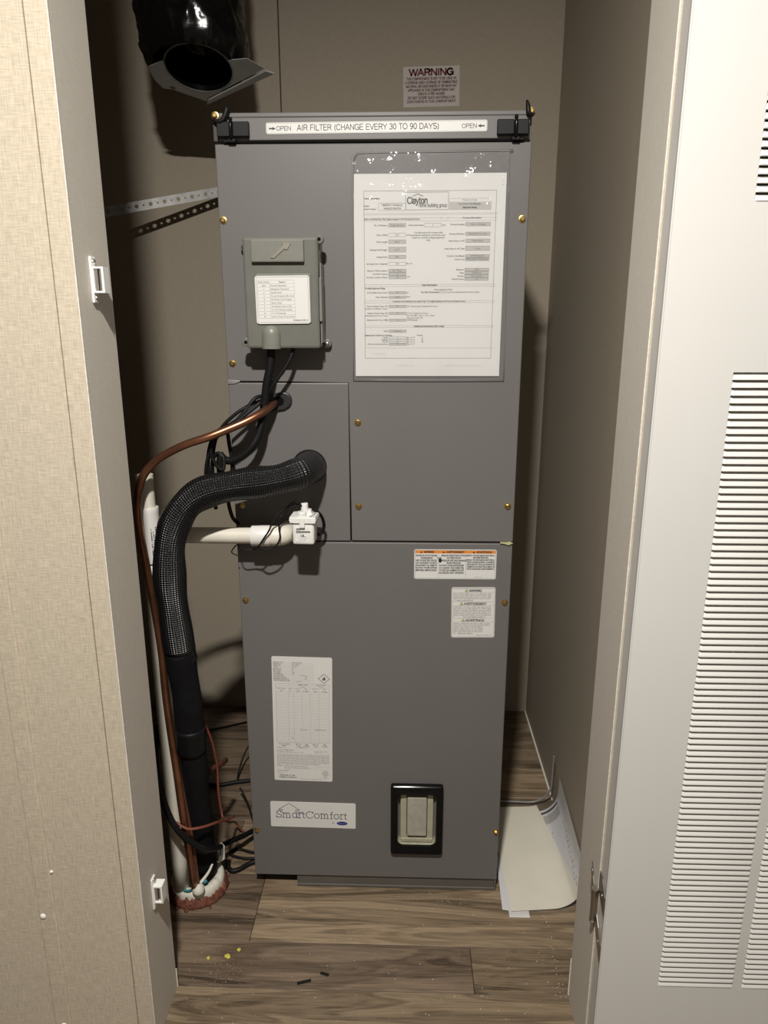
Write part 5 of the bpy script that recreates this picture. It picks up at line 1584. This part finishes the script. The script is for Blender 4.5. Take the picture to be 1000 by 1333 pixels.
# ==================================================================== DUCT, STRAP, STICKER
duct = empty('flexible_duct', (-0.337, 0.350, 1.454), 'flexible duct wrapped in glossy black plastic hanging from the closet ceiling', 'duct')
bm = bmesh.new()
nA, nH = 96, 110
rings = []
n_pl = Vector((0.0, -0.36, -0.93)).normalized()
pc = Vector((-0.3269, 0.3452, 1.4508))
def plane_z(x, y):
    return pc.z - ((x - pc.x) * n_pl.x + (y - pc.y) * n_pl.y) / n_pl.z
for j in range(nH + 1):
    f = j / nH
    ring = []
    for i in range(nA):
        a = 2 * PI * i / nA
        rad = 0.0925
        if f < 0.05:
            rad *= 0.86 + 0.14 * (f / 0.05) ** 0.5
        cx_, cy_ = -0.3413 + 0.010 * max(0, 1 - f * 8), 0.3504
        zb_ = plane_z(cx_ + rad * math.cos(a), cy_ + rad * math.sin(a)) + 0.006 - 0.012 * max(0, -math.sin(a)) + 0.022 * max(0, math.sin(a))
        zz = zb_ + (2.10 - zb_) * f
        q = Vector((math.cos(a) * 2.2, math.sin(a) * 2.2, zz * 16))
        d = (1 - abs(noise.noise(q))) * 0.008 + (1 - abs(noise.noise(q * 2.3 + Vector((5, 1, 2))))) * 0.0065 + (1 - abs(noise.noise(q * 4.6 + Vector((2, 8, 2))))) * 0.0035 + noise.noise(q * 9) * 0.0012
        rr_ = rad - 0.011 + d
        ring.append(bm.verts.new((cx_ + rr_ * math.cos(a), cy_ + rr_ * math.sin(a), zz)))
    rings.append(ring)
for a, b in zip(rings, rings[1:]):
    for i in range(nA):
        j = (i + 1) % nA
        bm.faces.new([a[i], a[j], b[j], b[i]])
obj('plastic_wrap', bm, MT['film'], duct, smooth=True)
# inner film seen through the open collar
hc = Vector((-0.3145, 0.0, 0.0))
e1 = Vector((1, 0, 0))
e2 = n_pl.cross(e1).normalized()
if e2.y < 0:
    e2 = -e2
upn = -n_pl
hole_c = pc + e2 * (-0.012)
bm = bmesh.new()
prev = None
for j in range(15):
    f = j / 14
    ring = []
    for i in range(48):
        a = 2 * PI * i / 48
        rad = 0.0573 * (1 - 0.25 * f) if j < 13 else 0.0573 * 0.75 * (0.55 if j == 13 else 0.05)
        q = Vector((math.cos(a) * 2, math.sin(a) * 2, f * 5))
        rad *= 1 + 0.10 * f * noise.noise(q * 1.7)
        ring.append(bm.verts.new(hole_c + (e1 * math.cos(a) + e2 * math.sin(a)) * rad + upn * (0.001 + 0.075 * f)))
    if prev:
        for i in range(48):
            k = (i + 1) % 48
            bm.faces.new([prev[i], prev[k], ring[k], ring[i]])
    prev = ring
obj('inner_film', bm, MT['film'], duct, smooth=True)
# collar ring
bm = bmesh.new()
prof_c = [(0.0588, 0.0), (0.0609, 0.0), (0.0609, 0.020), (0.0588, 0.020)]
rr_ = [[bm.verts.new(hole_c + (e1 * math.cos(2 * PI * i / 48) + e2 * math.sin(2 * PI * i / 48)) * r_ + upn * h_) for i in range(48)] for r_, h_ in prof_c]
for a, b in zip(rr_, rr_[1:] + rr_[:1]):
    for i in range(48):
        k = (i + 1) % 48
        bm.faces.new([a[i], a[k], b[k], b[i]])
bmesh.ops.recalc_face_normals(bm, faces=bm.faces)
obj('collar', bm, MT['zinc'], duct, smooth=True, angle=math.radians(40), label='bright metal collar ring')
# flange plate round the hole (tilted), with a folded lip along its outer edge
def on_pl(x, y, dz=0.0):
    v = Vector((x, y, plane_z(x, y)))
    return v + n_pl * dz
outer = [(-0.1947, 0.3421), (-0.3362, 0.4154), (-0.3919, 0.3834)]
outer_arc = []
for k in range(8):
    t = math.radians(152 + 14 * k)
    outer_arc.append((-0.3403 + 0.0774 * math.cos(t), 0.3452 + 0.0723 * math.sin(t)))
outer_pts = [(-0.2081, 0.3349), (-0.3315, 0.4046)] + [(-0.3362, 0.4139), (-0.3899, 0.3834)] + outer_arc[:4] + [(-0.3919, 0.3163), (-0.3269, 0.3060), (-0.2722, 0.3163), (-0.2350, 0.3122)]
# resample the outline by angle about the hole and bridge to the hole rim
def ray_hit(t):
    best = None
    o = Vector((hole_c.x, hole_c.y)); d = Vector((math.cos(t), math.sin(t)))
    m_ = len(outer_pts)
    for i in range(m_):
        a, b = Vector(outer_pts[i]), Vector(outer_pts[(i + 1) % m_])
        e = b - a
        den = d.x * e.y - d.y * e.x
        if abs(den) < 1e-9:
            continue
        w_ = a - o
        s_ = (w_.x * e.y - w_.y * e.x) / den
        u_ = (w_.x * d.y - w_.y * d.x) / den
        if s_ > 0 and -1e-6 <= u_ <= 1 + 1e-6 and (best is None or s_ > best):
            best = s_
    return o + d * (best or 0.06)
bm = bmesh.new()
angs = sorted(set([2 * PI * i / 72 for i in range(72)] + [math.atan2(y - hole_c.y, x - hole_c.x) % (2 * PI) for x, y in outer_pts]))
lay = []
for off in (0.0, -0.0012):
    inn_, out_ = [], []
    for t in angs:
        h_ = ray_hit(t)
        dirv = Vector((math.cos(t), math.sin(t)))
        ir = 0.0591 / math.sqrt((dirv.x) ** 2 + (dirv.y / e2.y) ** 2)
        o_ = Vector((hole_c.x, hole_c.y)) + dirv * ir
        if (h_ - Vector((hole_c.x, hole_c.y))).length < ir + 0.002:
            h_ = Vector((hole_c.x, hole_c.y)) + dirv * (ir + 0.002)
        inn_.append(bm.verts.new(on_pl(o_.x, o_.y, off)))
        out_.append(bm.verts.new(on_pl(h_.x, h_.y, off)))
    lay.append((inn_, out_))
m_ = len(angs)
for i in range(m_):
    k = (i + 1) % m_
    (a0, b0), (a1, b1) = lay
    bm.faces.new([a0[i], a0[k], b0[k], b0[i]]); bm.faces.new([a1[k], a1[i], b1[i], b1[k]])
    bm.faces.new([b0[i], b0[k], b1[k], b1[i]]); bm.faces.new([a0[k], a0[i], a1[i], a1[k]])
bmesh.ops.recalc_face_normals(bm, faces=bm.faces)
fp = obj('flange_plate', bm, MT['plate'], duct)
bm = bmesh.new()
A, B, Cc, D = (-0.2066, 0.3375), (-0.3310, 0.4067), (-0.3372, 0.4180), (-0.1927, 0.3437)
top_ = [bm.verts.new(on_pl(x, y, 0.0035)) for x, y in (A, B, Cc, D)]
bot_ = [bm.verts.new(on_pl(x, y, 0.0003)) for x, y in (A, B, Cc, D)]
bm.faces.new(top_); bm.faces.new(list(reversed(bot_)))
for i in range(4):
    k = (i + 1) % 4
    bm.faces.new([top_[k], top_[i], bot_[i], bot_[k]])
bmesh.ops.recalc_face_normals(bm, faces=bm.faces)
obj('flange_lip', bm, MT['plate'], fp)
bm = bmesh.new()
add_box(bm, -0.005, 0.004, -0.0012, 0.0012, -0.0005, 0.0005)
T = Matrix.Translation(on_pl(-0.3893, 0.3772, 0.0008)) @ Matrix.Rotation(math.radians(35), 4, 'Z')
bmesh.ops.transform(bm, verts=bm.verts, matrix=T)
obj('plate_slit', bm, MT['void'], fp)

# perforated hanger strap, free of the back wall
A = Vector((-0.6595, 0.4760, 1.2245)); B = Vector((-0.2630, 0.6330, 1.3184))
d = (B - A).normalized()
vz = Vector((0, 0, 1)); vz = (vz - d * vz.dot(d)).normalized()
nn = d.cross(vz)
Ls = (B - A).length
hw, th = 0.0100, 0.0009
bm = bmesh.new()
cell = 0.0150
ncell = int(Ls / cell)
def hole_cell(bm, s0, s1, r):
    c = (s0 + s1) / 2
    n_ = 16
    def P3(s, v, w_):
        return A + d * s + vz * v + nn * w_
    for side in (1, -1):
        sq, ci = [], []
        for k in range(n_):
            t = 2 * PI * (k + 0.5) / n_
            cs, sn_ = math.cos(t), math.sin(t)
            m2 = max(abs(cs) / ((s1 - s0) / 2), abs(sn_) / hw)
            sq.append(bm.verts.new(P3(c + cs / m2, sn_ / m2, side * th / 2)))
            ci.append(bm.verts.new(P3(c + r * cs, r * sn_, side * th / 2)))
        for k in range(n_):
            k2 = (k + 1) % n_
            bm.faces.new([sq[k], sq[k2], ci[k2], ci[k]])
        # square the cell's corners
        for sx_, sz_ in ((1, 1), (-1, 1), (-1, -1), (1, -1)):
            cv = bm.verts.new(P3(c + sx_ * (s1 - s0) / 2, sz_ * hw, side * th / 2))
            near = sorted(sq, key=lambda v: (v.co - cv.co).length)[:2]
            bm.faces.new([cv, near[0], near[1]])
for k in range(ncell + 1):
    s0, s1 = k * cell, min((k + 1) * cell, Ls)
    if s1 - s0 < 0.004:
        continue
    hole_cell(bm, s0, s1, min((0.0042 if k % 2 else 0.0022), (s1 - s0) * 0.45))
bmesh.ops.recalc_face_normals(bm, faces=bm.faces)
obj('perforated_strap', bm, MT['zinc'], origin=tuple((A + B) / 2), label='perforated galvanised hanger strap stretched in front of the back wall', cat='strap')

# compartment warning sticker on the back wall
w, h = 0.1215, 0.0785
p = Print(w, h, bg='sticker', corner=0, thick=0.0003)
p.sans('WARNING', w / 2, 0.0170, 0.0118, 'maroon', al='c', width=0.0960, wt=0.30)
for k, t in enumerate(('THIS COMPARTMENT IS NOT TO BE USED AS', 'A STORAGE AREA. STORAGE OF COMBUSTIBLE', 'MATERIAL OR CONTAINERS AT OR NEAR ANY', 'APPLIANCE IN THIS COMPARTMENT MAY', 'CREATE A FIRE HAZARD', 'DO NOT STORE SUCH MATERIALS OR', 'CONTAINERS IN THIS COMPARTMENT')):
    p.sans(t, w / 2, 0.0258 + k * 0.0074, 0.0047, 'maroon', al='c', wt=0.19, width=(0.108, 0.113, 0.110, 0.102, 0.058, 0.103, 0.107)[k])
st = p.place('warning_sticker', 0.0995, YW - 0.0002, 1.5090, None, rot=0.9)
setp(st, 'pale warning sticker with maroon capitals on the back wall above the cabinet', 'sticker')

# ==================================================================== CATCHES AND HINGE
def catch(zc, yc, label):
    c = empty('door_catch', (XL, yc, zc), label, 'catch', 'white door catches on the left jamb')
    bm = bmesh.new()
    add_box(bm, XL + 0.0002, XL + 0.0030, yc - 0.0065, yc + 0.0065, zc - 0.0250, zc + 0.0250, bev=0.0012)
    obj('base_plate', bm, MT['catch'], c)
    bm = bmesh.new()
    x0, x1 = XL + 0.0030, XL + 0.0155
    y0, y1 = yc - 0.0062, yc + 0.0095
    add_box(bm, x0, x1, y0 + 0.0004, y1, zc - 0.0140, zc - 0.0120)
    add_box(bm, x0, x1, y0 + 0.0004, y1, zc + 0.0120, zc + 0.0140)
    add_box(bm, x1 - 0.0025, x1, y0 + 0.0004, y1, zc - 0.0120, zc + 0.0120)
    add_box(bm, x0, x0 + 0.0015, y0 + 0.0004, y1, zc - 0.0120, zc + 0.0120)
    obj('magnet_case', bm, MT['catch'], c)
    bm = bmesh.new()
    add_box(bm, x0 + 0.0016, x0 + 0.0055, y0 + 0.0020, y1 - 0.001, zc - 0.0119, zc + 0.0119)
    add_box(bm, x0 + 0.0068, x1 - 0.0026, y0 + 0.0030, y1 - 0.001, zc - 0.0119, zc + 0.0119)
    obj('magnet', bm, MT['steel'], c)
    for s in (1, -1):
        bm = lathe([(0, 0.0022), (0.0022, 0.0018), (0.0033, 0.0), (0.0033, -0.0005)], (XL + 0.0030, yc + 0.001, zc + s * 0.0195), (1, 0, 0), n=14)
        obj('screw', bm, MT['steel'], c, smooth=True)
    return c

catch(1.0595, -0.263, 'upper white magnetic door catch on the left jamb')
catch(0.2320, -0.266, 'lower white magnetic door catch on the left jamb near the floor')

hg = empty('steel_hinge', (XR, -0.300, 0.27), 'brushed steel hinge joining the right jamb and the louvred door near the floor', 'hinge')
bm = bmesh.new()
add_prism(bm, [(-0.3020, 0.2250), (-0.2930, 0.2330), (-0.2800, 0.2560), (-0.2760, 0.2720), (-0.2755, 0.2900), (-0.2720, 0.3060), (-0.2810, 0.2900), (-0.2880, 0.2830), (-0.2990, 0.2780), (-0.3020, 0.2700)], XR - 0.0016, XR - 0.0002, axis='x')
leafA = obj('jamb_leaf', bm, MT['hinge'], hg)
bm = bmesh.new()
# two tabs lying on the door's edge face
for pts_ in ([(-0.3060, 0.2950), (-0.3330, 0.2740), (-0.3330, 0.3020), (-0.3180, 0.3180), (-0.3060, 0.3200)], [(-0.3060, 0.2300), (-0.3330, 0.2010), (-0.3330, 0.2270), (-0.3190, 0.2420), (-0.3060, 0.2520)]):
    add_prism(bm, pts_, DX0 - 0.0022, DX0 - 0.0009, axis='x')
leafB = obj('door_leaf', bm, MT['hinge'], hg)
bm = bmesh.new()
add_lathe(bm, [(0, 0.0), (0.0042, 0.0), (0.0046, 0.001), (0.0046, 0.0480), (0.0042, 0.049), (0, 0.049)], (XR - 0.0044, -0.3055, 0.2420), (0, 0, 1), n=16)
bmesh.ops.recalc_face_normals(bm, faces=bm.faces)
obj('knuckle', bm, MT['hinge'], hg, smooth=True, angle=math.radians(40))
bm = bmesh.new()
for z_ in (0.2404, 0.2910):
    obj('knuckle_washer', lathe([(0, 0.0), (0.0050, 0.0), (0.0050, 0.0016), (0, 0.0016)], (XR - 0.0044, -0.3055, z_), (0, 0, 1), n=16), MT['steel'], hg, smooth=True, angle=math.radians(40))
for par, x, y, z in ((leafA, XR - 0.0016, -0.2760, 0.2950), (leafA, XR - 0.0016, -0.2800, 0.2690), (leafB, DX0 - 0.0022, -0.3220, 0.2960), (leafB, DX0 - 0.0022, -0.3225, 0.2240)):
    bm = lathe([(0, 0.0016), (0.0016, 0.0013), (0.0026, 0.0002), (0.0026, 0.0)], (x, y, z), (-1, 0, 0), n=12)
    obj('screw', bm, MT['steel'], par, smooth=True)

# ==================================================================== DOCUMENT BAG ON THE FLOOR
bag = empty('document_bag', (0.30, 0.10, 0.0), 'clear zip bag of papers lying on the floor and curling up the right wall', 'document bag')
X_FL, X_WALL, R_C = 0.3200, 0.3770, 0.057
def prof_bag(s, off=0.0):
    """s = metres along the bag from its left edge; flat on the floor, then round the corner and up the wall"""
    x0 = 0.2270
    flat = X_FL - x0
    r_ = R_C - off
    if s <= flat:
        return Vector((x0 + s, 0, 0.0012 + off))
    q = s - flat
    qa = R_C * PI / 2
    if q <= qa:
        a = q / R_C
        return Vector((X_FL + r_ * math.sin(a), 0, 0.0012 + R_C - r_ * math.cos(a)))
    return Vector((X_WALL - off, 0, 0.0012 + R_C + (q - qa)))

def sheet(poly_fn, ns, ny, off, lift=None):
    """grid sheet: poly_fn(fs, fy) -> (s, y)"""
    bm = bmesh.new()
    g_ = []
    for j in range(ny + 1):
        row = []
        for i in range(ns + 1):
            s, y = poly_fn(i / ns, j / ny)
            v = prof_bag(s, off + (lift(i / ns, j / ny) if lift else 0))
            row.append(bm.verts.new((v.x, y, v.z)))
        g_.append(row)
    for j in range(ny):
        for i in range(ns):
            bm.faces.new([g_[j][i], g_[j][i + 1], g_[j + 1][i + 1], g_[j + 1][i]])
    return bm

def quad(a, b, c, d_):
    """corners front-left, front-right, back-right, back-left in (s, y)"""
    def fn(fs, fy):
        lo = (a[0] + (b[0] - a[0]) * fs, a[1] + (b[1] - a[1]) * fs)
        hi = (d_[0] + (c[0] - d_[0]) * fs, d_[1] + (c[1] - d_[1]) * fs)
        return lo[0] + (hi[0] - lo[0]) * fy, lo[1] + (hi[1] - lo[1]) * fy
    return fn
SL = (X_FL - 0.2270) + R_C * PI / 2
obj('bag_film', sheet(quad((0.0010, -0.062), (SL + 0.030, -0.050), (SL + 0.070, 0.238), (0.0030, 0.246)), 40, 30, 0.0085), MT['clear_bag'], bag, smooth=True)
obj('white_sheet', sheet(quad((0.0015, -0.044), (0.020, -0.047), (0.060, 0.10), (0.006, 0.090)), 12, 16, 0.0012), MT['lilac'], bag, smooth=True, label='lowest cool white sheet')
obj('paper_slip', sheet(quad((0.0120, -0.0600), (0.0480, -0.0600), (0.048, -0.03), (0.012, -0.03)), 6, 4, 0.0006), MT['paper'], bag, smooth=True)
# printed sheet curling up the wall, ink as part of the same mesh
bm = sheet(quad((0.080, -0.040), (SL + 0.012, -0.030), (SL + 0.040, 0.205), (0.112, 0.218)), 44, 40, 0.0018)
bm.faces.ensure_lookup_table()
rr = random.Random(12)
for idx, f in enumerate(bm.faces):
    i, j = idx % 44, idx // 44
    if 33 <= j <= 36 and 4 <= i <= 22:
        f.material_index = 1
    elif j < 29 and j % 2 == 0 and i in (8, 9, 10, 24, 25, 26) and rr.random() < 0.6:
        f.material_index = 1
    elif j in (38,) and 1 < i < 22:
        f.material_index = 2
obj('printed_sheet', bm, [MT['lilac'], MT['shade'], MT['ink_mid']], bag, smooth=True, label='printed sheet curled against the wall')
obj('cream_sheet', sheet(quad((0.0170, -0.0490), (SL - 0.030, -0.0350), (0.1120, 0.238), (0.0060, 0.232)), 24, 24, 0.0028,
    lambda a, b: 0.003 * math.sin(PI * a) * math.sin(PI * b)), MT['cream'], bag, smooth=True, label='large blank cream sheet on top')
zp = [prof_bag(s_, 0.0085) for s_ in [0.0030 + (SL + 0.070 - 0.003) * k / 30 for k in range(31)]]
bm = tube([(v.x, 0.247 - 0.0085 * (k / 30), v.z) for k, v in enumerate(zp)], 0.0022, sides=8, per=3)
obj('zip_rim', bm, mat('grey_zip_plastic', (0.23, 0.225, 0.21), 0.3), bag, smooth=True)

# ==================================================================== DEBRIS
for i, (x, y, s_, lb) in enumerate(((-0.269, -0.158, 0.0028, 'smallest yellow foam crumb, leftmost of the three on the floor'), (-0.238, -0.155, 0.0045, 'largest yellow foam crumb, lowest of the three on the floor'), (-0.222, -0.141, 0.0034, 'yellow foam crumb rightmost of the three on the floor'))):
    bm = bmesh.new()
    bmesh.ops.create_icosphere(bm, subdivisions=2, radius=s_)
    for v in bm.verts:
        v.co *= 1 + 0.45 * noise.noise(v.co * 400 + Vector((i * 7, 0, 0)))
        v.co.z = max(-s_ * 0.5, v.co.z * 0.7)
    bmesh.ops.translate(bm, verts=bm.verts, vec=(x, y, s_ * 0.5 + 0.0002))
    obj('foam_crumb', bm, MT['crumb'], origin=(x, y, 0), label=lb, cat='crumb')
for i, (x, y, L_, a_, lb) in enumerate(((-0.105, -0.197, 0.022, 8, 'longer thin black scrap on the dark front plank'), (-0.074, -0.182, 0.013, -35, 'shorter black scrap on the dark front plank'))):
    bm = bmesh.new()
    add_box(bm, -L_ / 2, L_ / 2, -0.0018, 0.0018, 0.0002, 0.0030, bev=0.0006)
    for v in bm.verts:
        v.co.y += 0.0022 * math.sin(v.co.x * 220)
    bmesh.ops.transform(bm, verts=bm.verts, matrix=Matrix.Translation((x, y, 0)) @ Matrix.Rotation(math.radians(a_), 4, 'Z'))
    obj('black_scrap', bm, MT['black'], origin=(x, y, 0), label=lb, cat='scrap')
# fine white dust and grit scattered over the planks
rr = random.Random(21)
bm = bmesh.new()
def fleck(x, y, s_):
    z0 = 0.0001
    vs = [bm.verts.new((x + s_ * math.cos(t) * rr.uniform(0.5, 1.2), y + s_ * math.sin(t) * rr.uniform(0.5, 1.2), z0)) for t in (0, 2.1, 4.2)]
    tp = bm.verts.new((x, y, z0 + s_ * 0.9))
    for k in range(3):
        bm.faces.new([vs[k], vs[(k + 1) % 3], tp])
for _ in range(520):
    x, y = rr.uniform(-0.29, 0.30), -0.29 + 0.27 * rr.random()
    fleck(x, y, rr.uniform(0.00025, 0.0007) if rr.random() < 0.88 else rr.uniform(0.0008, 0.0014))
for _ in range(110):
    fleck(rr.gauss(-0.245, 0.025), rr.gauss(-0.185, 0.022), rr.uniform(0.0003, 0.0009))
for _ in range(45):
    fleck(rr.uniform(0.295, 0.307), rr.uniform(-0.21, -0.05), rr.uniform(0.0004, 0.0014))
for _ in range(60):
    fleck(rr.gauss(0.12, 0.035), rr.gauss(-0.020, 0.006), rr.uniform(0.0003, 0.0010))
obj('floor_dust', bm, MT['dust'], kind='stuff', label='fine white dust and grit scattered over the floor planks', cat='dust')
